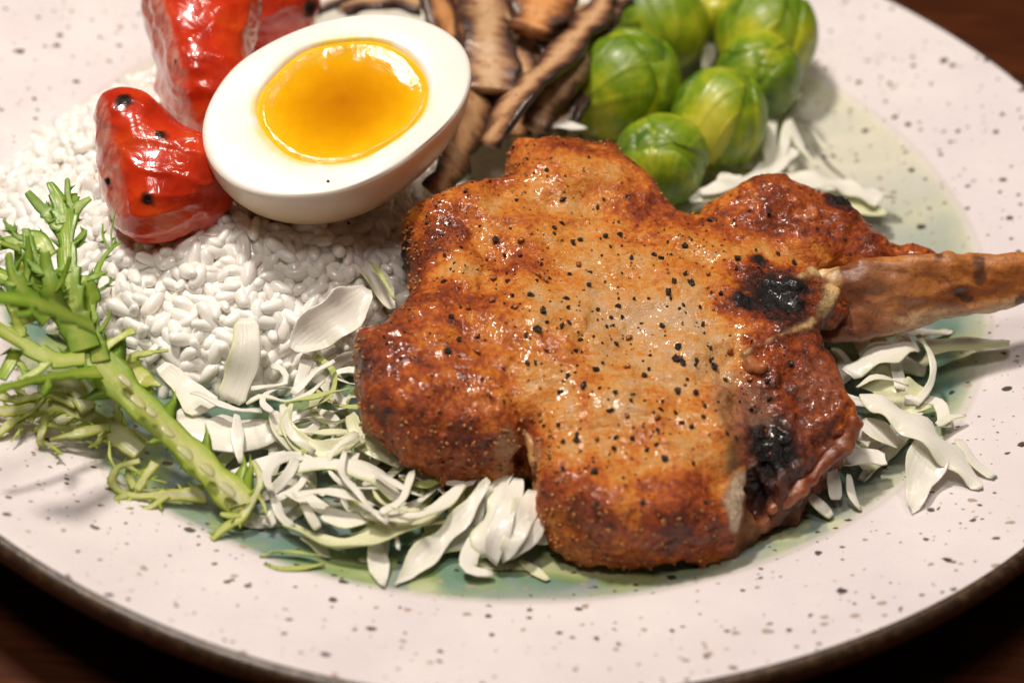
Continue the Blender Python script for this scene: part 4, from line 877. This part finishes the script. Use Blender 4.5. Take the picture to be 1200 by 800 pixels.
for q, (pp, ww_, zz_, rl, lb) in enumerate((([(594, 556), (580, 596), (566, 632), (570, 652)], [16, 24, 26, 12], (1.0, .95, .75, .5), -.35, 'flat white cabbage leaf on the inner side of the clump by the chop notch'),
        ([(606, 560), (594, 600), (582, 636), (578, 658)], [14, 26, 26, 10], (1.05, 1.1, .85, .5), .15, 'middle leaf of the white cabbage clump below the chop notch'),
        ([(624, 576), (612, 608), (598, 640), (590, 656)], [18, 26, 24, 10], (1.0, 1.0, .8, .5), .35, 'creased outer leaf of the white cabbage clump below the chop notch'),
        ([(642, 604), (624, 620), (604, 638), (594, 652)], [16, 22, 20, 8], (.85, .85, .7, .5), .5, 'small low leaf of the white cabbage clump against the chop'),
        ([(584, 562), (566, 590), (556, 616)], [8, 10, 6], (.9, .8, .6), .2, 'thin shred along the edge of the white cabbage clump'))):
    S_(pp, ww_, zz_, .09, rl, .05, M_CABW, lb, 22+q*.37, (.05, .05), ripple=.05)
S_([(305, 657), (320, 647), (346, 645), (378, 652)], [8, 10, 12, 8], (.5, .6, .6, .55), .09, .6, 0, M_CABG, 'upper strand of the lime-green loop on the well edge', 25)
S_([(308, 668), (326, 674), (350, 670), (380, 660)], [10, 12, 12, 8], (.45, .45, .5, .5), .09, .5, 0, M_CABG, 'lower strand of the lime-green loop on the well edge', 26)
S_([(609, 656), (624, 666), (642, 680)], [6, 10, 8], (.3, .25, .3), .12, 0, 0, M_CABY, 'loose pale bit of cabbage on the green well near the chop', 27)
S_([(346, 537), (330, 562), (310, 584)], [12, 14, 10], (1.1, 1.0, .8), .1, .4, .1, None, None, 28)
S_([(320, 572), (325, 598), (342, 616)], [10, 14, 12], (.85, .7, .55), .1, .2, 0, None, None, 29)
S_([(332, 572), (356, 582), (386, 598)], [16, 24, 18], (.75, .75, .7), .1, .2, .1, M_CABW, 'blunt translucent cabbage chunk behind the crescent piece', 30)
S_([(356, 588), (366, 604), (374, 618)], [10, 13, 10], (.9, .8, .65), .1, .3, 0, None, None, 31)
S_([(380, 600), (405, 608), (434, 610)], [18, 24, 16], (.75, .7, .7), .1, .1, .1, None, None, 32)
S_([(268, 554), (302, 546), (336, 530)], [12, 22, 16], (.7, .75, .8), .08, .2, .1, M_CABW, 'glassy cabbage strip at the cut end of the frisee stem', 33)
S_([(434, 306), (450, 322), (463, 350)], [3, 5, 4], (2.1, 2.15, 2.0), .06, 0, 0, M_CABG, 'hair-thin lime shred sticking up between rice and chop', 34)
S_([(416, 308), (446, 332), (460, 362)], [14, 26, 18], (1.7, 1.7, 1.5), .1, .1, .15, None, None, 35)
S_([(410, 486), (424, 516), (470, 545)], [12, 18, 14], (1.1, 1.0, .9), .1, -.4, .1, M_CABY, 'pale green leaf tucked tight under the browned left lobe', 36)
S_([(470, 560), (496, 566), (520, 556)], [9, 14, 9], (.8, .85, .85), .09, .3, 0, M_CABG, 'lime-green loop peeping out below the chop edge', 37)
S_([(516, 550), (542, 552), (572, 560)], [12, 15, 10], (.8, .8, .8), .1, 0, 0, None, None, 38)
rt = np.random.default_rng(5)
for i in range(34):                        # fine shreds on top of the tangle
    px, py = (rt.uniform(315, 430), rt.uniform(425, 560)) if i < 22 else (rt.uniform(380, 560), rt.uniform(555, 615)); z = rt.uniform(.5, 1.15); a = rt.uniform(0, 6.28); L = rt.uniform(.5, 1.0); bnd = rt.uniform(-1.5, 1.5)
    c = P(px, py, z); sl = rt.uniform(-.3, .3)
    S_([c+L*t*np.array([math.cos(a+bnd*t), math.sin(a+bnd*t), sl]) for t in np.linspace(-1, 1, 5)], rt.uniform(5, 12), None, .055, rt.uniform(-.7, .7), 0, [M_CABW, M_CABW, M_CABW, M_CABY, M_CABG][i % 5 if i < 25 else 0], None, 300+i)
# right of the chop
S_([(1080, 406), (1112, 404), (1145, 402), (1184, 402)], [34, 40, 40, 26], (1.0, .95, .95, 1.1), .1, .35, -.12, M_CABY, 'pale green cabbage leaf lying under the rib bone', 41, (.1, .2))
S_([(995, 438), (1030, 412), (1070, 398)], [34, 44, 36], (1.1, 1.3, 1.3), .1, .3, -.15, M_CABW, 'broad pale cabbage leaf between the bone and the backbone end', 42, ripple=.05)
S_([(1074, 390), (1090, 416), (1089, 446), (1074, 474)], [8, 9, 8, 7], (1.4, 1.3, 1.1, .9), .08, .3, 0, M_CABW, 'thin cabbage thread curving down beside the pale green leaf', 43)
S_([(1050, 420), (1053, 440), (1054, 458)], [13, 15, 12], (1.1, 1.0, .9), .1, .2, 0, None, None, 44)
S_([(1004, 454), (1028, 441), (1064, 452)], [8, 9, 7], (1.3, 1.4, 1.2), .08, .2, 0, None, None, 45)
S_([(1008, 462), (1052, 482), (1094, 515), (1124, 542), (1148, 576)], [22, 44, 46, 38, 12], (1.4, 1.4, 1.3, 1.15, .95), .09, .15, -.14, M_CABW, 'large white cabbage sheet spilling off the well onto the speckled rim', 46, (.1, .15), ripple=.06)
S_([(1092, 524), (1080, 556), (1071, 600)], [46, 36, 9], (1.25, 1.05, .85), .09, .2, .15, M_CABW, 'downturned torn flap of the large white cabbage sheet', 47, (.02, .15), ripple=.05)
S_([(1122, 512), (1142, 542), (1166, 562)], [10, 12, 8], (1.1, 1.05, .98), .09, .2, 0, M_CABW, 'narrow shred along the outer edge of the large white sheet', 48)
S_([(986, 540), (1012, 535), (1038, 537)], [20, 32, 20], (1.0, 1.0, .95), .1, .1, .15, M_CABW, 'rounded translucent cabbage petal under the large white sheet', 49)
S_([(975, 545), (976, 566), (978, 586)], [20, 24, 16], (.9, .75, .6), .1, .2, .1, None, None, 50)
S_([(942, 572), (958, 590), (974, 606)], [9, 12, 11], (.7, .6, .5), .13, 0, 0, M_CABW, 'short white cabbage stick on the well below the backbone end', 51)
S_([(994, 556), (998, 580), (1010, 596)], [10, 10, 8], (.85, .7, .6), .1, .4, 0, None, None, 52)
S_([(1010, 496), (1032, 508), (1054, 522)], [30, 38, 26], (1.0, 1.0, .9), .1, .1, .1, None, None, 53)
S_([(1098, 496), (1112, 488), (1130, 486)], [7, 10, 6], (.9, .9, .85), .08, 0, 0, None, None, 54)
S_([(1060, 470), (1096, 470), (1110, 500)], [14, 18, 14], (.8, .8, .75), .1, 0, 0, None, None, 55)
# behind the chop, round the sprouts
S_([(926, 140), (918, 168), (912, 204)], [10, 14, 10], (1.2, 1.0, .8), .1, .3, 0, None, None, 61)
S_([(926, 142), (936, 168), (956, 196)], [10, 13, 10], (1.2, 1.0, .9), .1, .2, 0, None, None, 62)
S_([(906, 140), (902, 170), (904, 212)], [12, 18, 14], (1.2, 1.0, .8), .1, .2, 0, None, None, 63)
S_([(820, 226), (850, 218), (884, 214)], [24, 34, 24], (1.2, 1.3, 1.2), .12, .2, .1, M_CABW, 'blurred white cabbage heap between sprouts and the dark back lobe', 64)
S_([(890, 216), (940, 212), (985, 220), (1030, 238)], [30, 42, 40, 22], (.9, .95, .9, .9), .12, .1, .12, M_CABW, 'wide white cabbage leaf lying behind the dark back lobe', 65, ripple=.05)
S_([(960, 236), (1000, 242), (1040, 250)], [24, 32, 18], (.7, .75, .75), .1, 0, .1, M_CABY, 'cream cabbage piece on the far well edge behind the bone', 66)
S_([(880, 146), (905, 128), (936, 110)], [16, 24, 16], (.9, .9, .9), .1, .2, .1, None, None, 67)
S_([(826, 40), (830, 60), (828, 80)], [16, 20, 16], (1.2, 1.2, 1.1), .1, .2, 0, None, None, 68)
S_([(950, 150), (968, 172), (984, 190)], [5, 7, 6], (.7, .68, .7), .08, 0, 0, M_CABW, 'grey-white shred tip pointing away from the sprout cluster', 69)
S_([(640, 150), (660, 146), (686, 150)], [14, 18, 12], (1.9, 2.0, 1.9), .14, 0, 0, None, None, 70)
S_([(812, 236), (838, 222), (862, 204)], [26, 36, 26], (1.0, 1.1, 1.1), .12, .3, .1, M_CABW, 'white cabbage leaf wedged between the small olive sprout and the chop', 71, ripple=.04)
S_([(862, 226), (900, 200), (930, 176)], [22, 34, 24], (.8, .9, .9), .1, .1, .1, M_CABW, 'white cabbage leaf rising beside the oblong sprout', 72, ripple=.04)
S_([(980, 212), (1010, 226), (1052, 232)], [18, 30, 14], (.65, .7, .8), .1, .1, .1, M_CABW, 'loose white cabbage leaf resting on the far edge of the well', 73, ripple=.04)
S_([(1020, 440), (1050, 462), (1092, 470)], [30, 40, 24], (.8, .85, .8), .1, -.2, .1, M_CABY, 'broad pale leaf beneath the thin cabbage thread', 74, ripple=.05)
# the rest of the tangle below and around the chop
rs = np.random.default_rng(77)
for i in range(58):
    if i < 30: px, py, z = rs.uniform(300, 600), rs.uniform(430, 640), rs.uniform(.15, .6)
    elif i < 44: px, py, z = rs.uniform(960, 1090), rs.uniform(390, 560), rs.uniform(.25, .7)
    else: px, py, z = rs.uniform(700, 1000), rs.uniform(190, 260), rs.uniform(.1, .6)
    if i < 30 and py > 560+.16*(px-300)+60: py -= 70
    a = rs.uniform(0, 6.28); L = rs.uniform(.7, 1.5); bnd = rs.uniform(-1.2, 1.2); c = P(px, py, z); pts = []
    for t in np.linspace(-1, 1, 5):
        d = np.array([math.cos(a+bnd*t), math.sin(a+bnd*t), 0]); pts.append(c+d*L*t+np.array([0, 0, .22*math.cos(t*2)*rs.uniform(.2, 1)]))
    pts = [q if np.hypot(q[0], q[1]) < 10.2 else q*np.array([10.2/np.hypot(q[0], q[1])]*2+[1]) for q in pts]
    S_(pts, rs.uniform(7, 20), None, .1, rs.uniform(-.5, .5), rs.uniform(-.1, .1), [M_CABW, M_CABW, M_CABY][i % 3], None, 100+i)

# ------------------------------------------------------------------ frisee
def frond(path, w, green, seed, teeth=0, tl=.28, th=.07, ridge=.10, roll=0., twist=0., side=(1, -1), wk=1.0, serr=0.):
    """Flat ribbed leaf strip with toothed edges. Returns verts, faces, attributes."""
    path = np.asarray(path, float); L = np.linalg.norm(np.diff(path, axis=0), axis=1).sum(); n = int(max(8, L/.035)); rs = np.random.default_rng(seed)
    C, s = catmull(path, n); t = np.linspace(0, 1, n); T = np.gradient(C, axis=0); T /= np.linalg.norm(T, axis=1, keepdims=True)+1e-9
    W = np.interp(t, np.linspace(0, 1, len(w)), w); W = W*wk*(1+.22*vnoise(np.stack([s, s*0+seed, s*0], 1), 2.2, seed))
    view = -_d*0.55+np.array([0, 0, .8]); S = np.cross(T, view); S /= np.linalg.norm(S, axis=1, keepdims=True)+1e-9; N = np.cross(S, T)
    a = roll+twist*t; S, N = S*np.cos(a)[:, None]+N*np.sin(a)[:, None], N*np.cos(a)[:, None]-S*np.sin(a)[:, None]
    g = np.interp(t, np.linspace(0, 1, len(green)), green)
    saw = lambda ph, pr: ((s/pr+ph+.15*np.sin(s*3+seed)) % 1)
    tw = .5*rs.uniform(.8, 1.4); jag = serr*sstep(.06, .2, t)
    WL = W*(1-jag*.45+jag*1.0*saw(rs.uniform(), tw)**1.6); WR = W*(1-jag*.45+jag*1.0*saw(rs.uniform(), tw*1.15)**1.6)
    u = np.array([-1, -.8, -.45, 0, .45, .8, 1, .6, 0, -.6]); hgt = np.array([0, .5, .75, .55, .75, .5, 0, -.5, -.6, -.5])
    m = len(u); V = C[:, None]+S[:, None]*(u[None]*np.where(u[None] < 0, WL[:, None], WR[:, None])/2)[..., None]+N[:, None]*(hgt[None]*np.minimum(th+ridge*W, W*.5)[:, None])[..., None]
    gr = np.clip(g[:, None]+(np.abs(u)[None]-.55)*.5, 0, 1.1); U = np.stack([np.repeat(s[:, None], m, 1), u[None]*W[:, None]/2, np.broadcast_to(u, (n, m))], -1)
    i = np.arange(n-1)[:, None]*m; j = np.arange(m)[None]; j2 = (j+1) % m
    F = [tuple(q) for q in np.stack([i+j2, i+j, i+m+j, i+m+j2], -1).reshape(-1, 4)]+[tuple(range(m)), tuple(range((n-1)*m, n*m))[::-1]]
    V = V.reshape(-1, 3); gr = gr.ravel(); U = U.reshape(-1, 3)
    ex = []; eg = []; eu = []; nb = len(V)
    for q in range(teeth):                  # little hooked spines along both edges
        k = int(rs.uniform(.04, .97)*(n-1)); sg = side[q % len(side)]; b = C[k]+S[k]*sg*W[k]*.42; ln = tl*rs.uniform(.45, 1.3); dr = S[k]*sg*rs.uniform(.6, 1)+T[k]*rs.uniform(.1, .9)+N[k]*rs.uniform(-.2, .6); dr /= np.linalg.norm(dr)
        bw = ln*rs.uniform(.28, .5); tip2 = b+dr*ln*.6+T[k]*ln*.1; tip = b+dr*ln+T[k]*ln*.35
        r0 = [b+T[k]*bw, b+N[k]*.035, b-T[k]*bw, b-N[k]*.035]; r1 = [tip2+T[k]*bw*.4, tip2+N[k]*.02, tip2-T[k]*bw*.4, tip2-N[k]*.02]
        ex += r0+r1+[tip]; gg = min(1.1, g[k]+.3); eg += [gg]*9; eu += [(s[k], .1*c_, .5) for c_ in range(9)]
        for c_ in range(4): F.append((nb+c_, nb+(c_+1) % 4, nb+4+(c_+1) % 4, nb+4+c_)); F.append((nb+4+c_, nb+4+(c_+1) % 4, nb+8))
        nb += 9
    if ex: V = np.vstack([V, ex]); gr = np.concatenate([gr, eg]); U = np.vstack([U, eu])
    return V, F, {'green': gr, 'uvw': U}
def leaf_part(name, parent, pts, w, green, seed, **kw):
    lobes = kw.pop('lobes', 0); path = np.array([P(*p) for p in pts]); ww = [q/56. for q in w]; rs = np.random.default_rng(seed+900)
    V, F, A = frond(path, ww, green, seed, **kw); C, s_ = catmull(path, 40); T = np.gradient(C, axis=0); T /= np.linalg.norm(T, axis=1, keepdims=True)
    for q in range(lobes):                  # frilly side lobes
        k = int(rs.uniform(.12, .95)*39); sd_ = np.cross(T[k], -_d*.6+np.array([0, 0, .8])); sd_ /= np.linalg.norm(sd_); sg = 1 if q % 2 else -1; L = rs.uniform(.35, .8)
        d0 = T[k]*rs.uniform(.4, .9)+sd_*sg*.9; d1 = d0+np.array([0, 0, rs.uniform(-.2, .7)])+T[k]*.5; wl = np.interp(k/39, np.linspace(0, 1, len(ww)), ww)*rs.uniform(.35, .6); gk = np.interp(k/39, np.linspace(0, 1, len(green)), green)
        p0 = C[k]+sd_*sg*wl*.3; v2, f2, a2 = frond([p0, p0+d0*L*.45, p0+d0*L*.45+d1*L*.45], [wl, wl*1.1, wl*.5], [gk, gk+.08, gk+.15], seed*31+q, serr=.5, th=.02, ridge=.03, teeth=2, tl=.14)
        F = F+[tuple(i+len(V) for i in f) for f in f2]; V = np.vstack([V, v2]); A = {key: np.concatenate([A[key], a2[key]]) for key in A}
    return part(name, V, F, M_LEAF, parent, A)
fr = thing('frisee_leaf', P(286, 592, .7), 'green jagged frisee leaf with a thick stem lying against the rice', 'lettuce', 'frisee leaves')
leaf_part('stem', fr, [(288, 594, .75), (255, 562, .95), (220, 527, 1.2), (186, 494, 1.5), (152, 462, 1.8), (120, 430, 2.1), (92, 398, 2.4)], [34, 35, 35, 36, 40, 42, 36], [.30, .38, .44, .46, .5, .64, .75], 1, teeth=10, tl=.5, th=.04, ridge=.06, side=(1, 1, -1))
# pale blisters down the middle of the stem
for k, (a, b, z, l, w_) in enumerate(((150, 448, 2.12, 12, 7), (163, 470, 2.0, 13, 8), (176, 484, 1.85, 10, 7), (193, 504, 1.72, 12, 7), (220, 530, 1.5, 14, 8), (244, 552, 1.3, 12, 8), (265, 572, 1.12, 14, 8))):
    v, f_ = GR[k % 6]; c = P(a+(k*37 % 7)-3, b+(k*53 % 5)-2, z+.0); d = P(286, 592, .75)-P(152, 462, 1.8); d /= np.linalg.norm(d); s_ = np.cross(d, [0, 0, 1.]); s_ /= np.linalg.norm(s_); n_ = np.cross(s_, d)
    B = np.stack([d*(l/56/.30*.8), s_*(w_/56/.15*.75), n_*.22], 0); vv = v@B+c
    part('blister', vv, f_, M_LEAF, fr, {'green': np.full(len(vv), .02+.03*(k % 3)), 'uvw': vv*0})
FR = [([(100, 410, 2.4), (88, 372, 2.8), (80, 330, 3.2), (78, 285, 3.5), (76, 252, 3.7), (82, 228, 3.8)], [30, 30, 26, 22, 26, 20], [.7, .72, .75, .8, .85, .85], 8, .3, 2),
      ([(76, 262, 3.65), (70, 236, 3.8), (58, 214, 3.95)], [24, 22, 8], [.9, .92, .95], 3, .2, 3),
      ([(80, 258, 3.65), (92, 242, 3.8), (106, 232, 3.9)], [20, 14, 6], [.9, .85, .8], 4, .2, 4),
      ([(118, 424, 2.2), (111, 385, 2.6), (109, 350, 2.9), (114, 318, 3.1), (126, 296, 3.2), (141, 284, 3.25)], [22, 13, 9, 8, 8, 4], [.6, .75, .85, .9, .95, .95], 9, .16, 5),
      ([(92, 396, 2.5), (66, 360, 3.0), (46, 330, 3.4), (36, 300, 3.7), (31, 268, 3.9)], [32, 26, 22, 18, 10], [.75, .8, .85, .9, .95], 8, .3, 6),
      ([(70, 370, 2.9), (60, 340, 3.4), (55, 312, 3.7), (53, 294, 3.9)], [22, 20, 16, 8], [.8, .88, .92, .95], 5, .24, 7),
      ([(60, 372, 2.9), (30, 345, 3.3), (14, 318, 3.6), (10, 296, 3.8)], [28, 24, 16, 8], [.75, .8, .9, .95], 6, .3, 8),
      ([(110, 384, 3.6), (70, 366, 4.3), (30, 352, 4.9), (-20, 346, 5.3)], [26, 34, 36, 34], [.85, .9, .92, .95], 3, .4, 9),
      ([(100, 420, 2.3), (60, 420, 2.4), (24, 400, 2.6), (-14, 376, 2.9)], [24, 24, 22, 18], [.45, .5, .5, .55], 6, .25, 10),
      ([(116, 436, 2.2), (70, 440, 2.6), (30, 448, 2.9), (-24, 462, 3.2)], [22, 16, 14, 14], [.7, .75, .8, .85], 4, .3, 11),
      ([(40, 340, 3.1), (14, 330, 3.2), (-14, 318, 3.3)], [22, 22, 18], [.7, .75, .8], 5, .3, 12),
      ([(84, 332, 3.1), (98, 328, 3.2), (106, 344, 3.0), (104, 368, 2.7)], [10, 16, 18, 14], [.7, .8, .8, .7], 4, .18, 13),
      ([(118, 412, 2.3), (136, 398, 2.4), (157, 386, 2.5)], [14, 11, 12], [.35, .35, .5], 1, .2, 14),
      ([(20, 410, 2.3), (10, 430, 2.2), (0, 444, 2.1)], [14, 16, 14], [.6, .7, .8], 3, .3, 15),
      ([(60, 300, 3.3), (48, 286, 3.4), (30, 282, 3.4), (-8, 288, 3.4)], [16, 22, 20, 16], [.6, .7, .75, .8], 4, .25, 16),
      ([(30, 380, 2.6), (20, 350, 2.9), (28, 320, 3.1), (24, 290, 3.2)], [20, 24, 24, 14], [.45, .5, .55, .6], 5, .25, 17)]
for pts, w, g, tn, tl, sd in FR: leaf_part('frond', fr, pts, w, g, sd, teeth=int(tn*.4), tl=tl*.8, th=.02, ridge=.03, wk=.75 if sd in (9, 10, 11) else 1.05, serr=.4, lobes=int(tn*.45), twist=.3*((sd % 3)-1))
def yellow(label, branches):
    t = thing('frisee_leaf', P(*branches[0][0][0]), label, 'lettuce', 'frisee leaves')
    for k, (pts, w, g, tn, tl, sd) in enumerate(branches): leaf_part('stem' if k == 0 else 'frond', t, pts, w, g, sd, teeth=tn, tl=tl*.9, th=.025, ridge=.05, serr=.35, lobes=tn//3)
yellow('pale yellow frisee frond trailing over the well edge under the green leaf', [
    ([(166, 528, .8), (122, 498, .95), (76, 476, 1.1), (36, 478, 1.2), (-10, 484, 1.3)], [30, 28, 22, 16, 12], [.02, .05, .15, .22, .28], 12, .25, 30),
    ([(60, 478, 1.1), (20, 492, 1.15), (-8, 512, 1.1)], [12, 10, 8], [.2, .25, .28], 5, .2, 31), ([(58, 480, 1.1), (50, 500, 1.05), (47, 522, .95)], [10, 9, 8], [.2, .25, .3], 3, .15, 32),
    ([(128, 500, 1.0), (100, 506, 1.05), (58, 515, 1.0)], [14, 12, 6], [.2, .3, .35], 5, .15, 33), ([(90, 474, 1.2), (60, 462, 1.3), (20, 468, 1.35), (-10, 462, 1.4)], [12, 10, 10, 8], [.2, .25, .28, .3], 7, .22, 34),
    ([(104, 480, 1.2), (84, 452, 1.35), (44, 456, 1.4)], [26, 24, 12], [.05, .05, .15], 2, .2, 35)])
yellow('small curled yellow frisee sprig on the well below the stem', [
    ([(240, 578, .6), (196, 580, .7), (152, 580, .75), (132, 566, .85), (138, 548, .95), (164, 540, 1.0)], [26, 18, 9, 8, 9, 7], [.12, .22, .3, .35, .38, .3], 12, .16, 40),
    ([(150, 580, .75), (136, 586, .75), (148, 602, .72), (164, 608, .72)], [9, 9, 10, 6], [.3, .35, .4, .35], 2, .15, 41), ([(160, 574, .8), (172, 556, .95), (182, 542, 1.05)], [9, 9, 12], [.2, .22, .25], 2, .2, 42),
    ([(196, 580, .72), (180, 592, .7), (166, 598, .68)], [9, 8, 5], [.28, .3, .35], 2, .15, 43), ([(158, 572, .8), (150, 556, .8), (152, 546, .8)], [8, 7, 5], [.3, .3, .35], 2, .1, 44)])
yellow('thin yellow frisee wisp hooking round the cut end of the stem', [
    ([(296, 540, 1.1), (304, 556, 1.05), (302, 576, .95), (284, 604, .75), (264, 618, .7), (248, 632, .68)], [8, 9, 8, 11, 10, 5], [.1, .12, .18, .3, .38, .38], 6, .16, 50),
    ([(284, 604, .75), (270, 604, .78), (258, 602, .8)], [8, 8, 4], [.35, .4, .45], 2, .12, 51)])
yellow('yellow-green leaf tip poking out between stem and rice', [
    ([(130, 424, 1.7), (150, 432, 1.75), (168, 446, 1.75), (178, 462, 1.65)], [20, 28, 26, 8], [.25, .26, .3, .35], 3, .2, 60),
    ([(168, 446, 1.75), (178, 448, 1.85), (189, 452, 1.85)], [14, 14, 4], [.3, .36, .42], 1, .1, 61)])
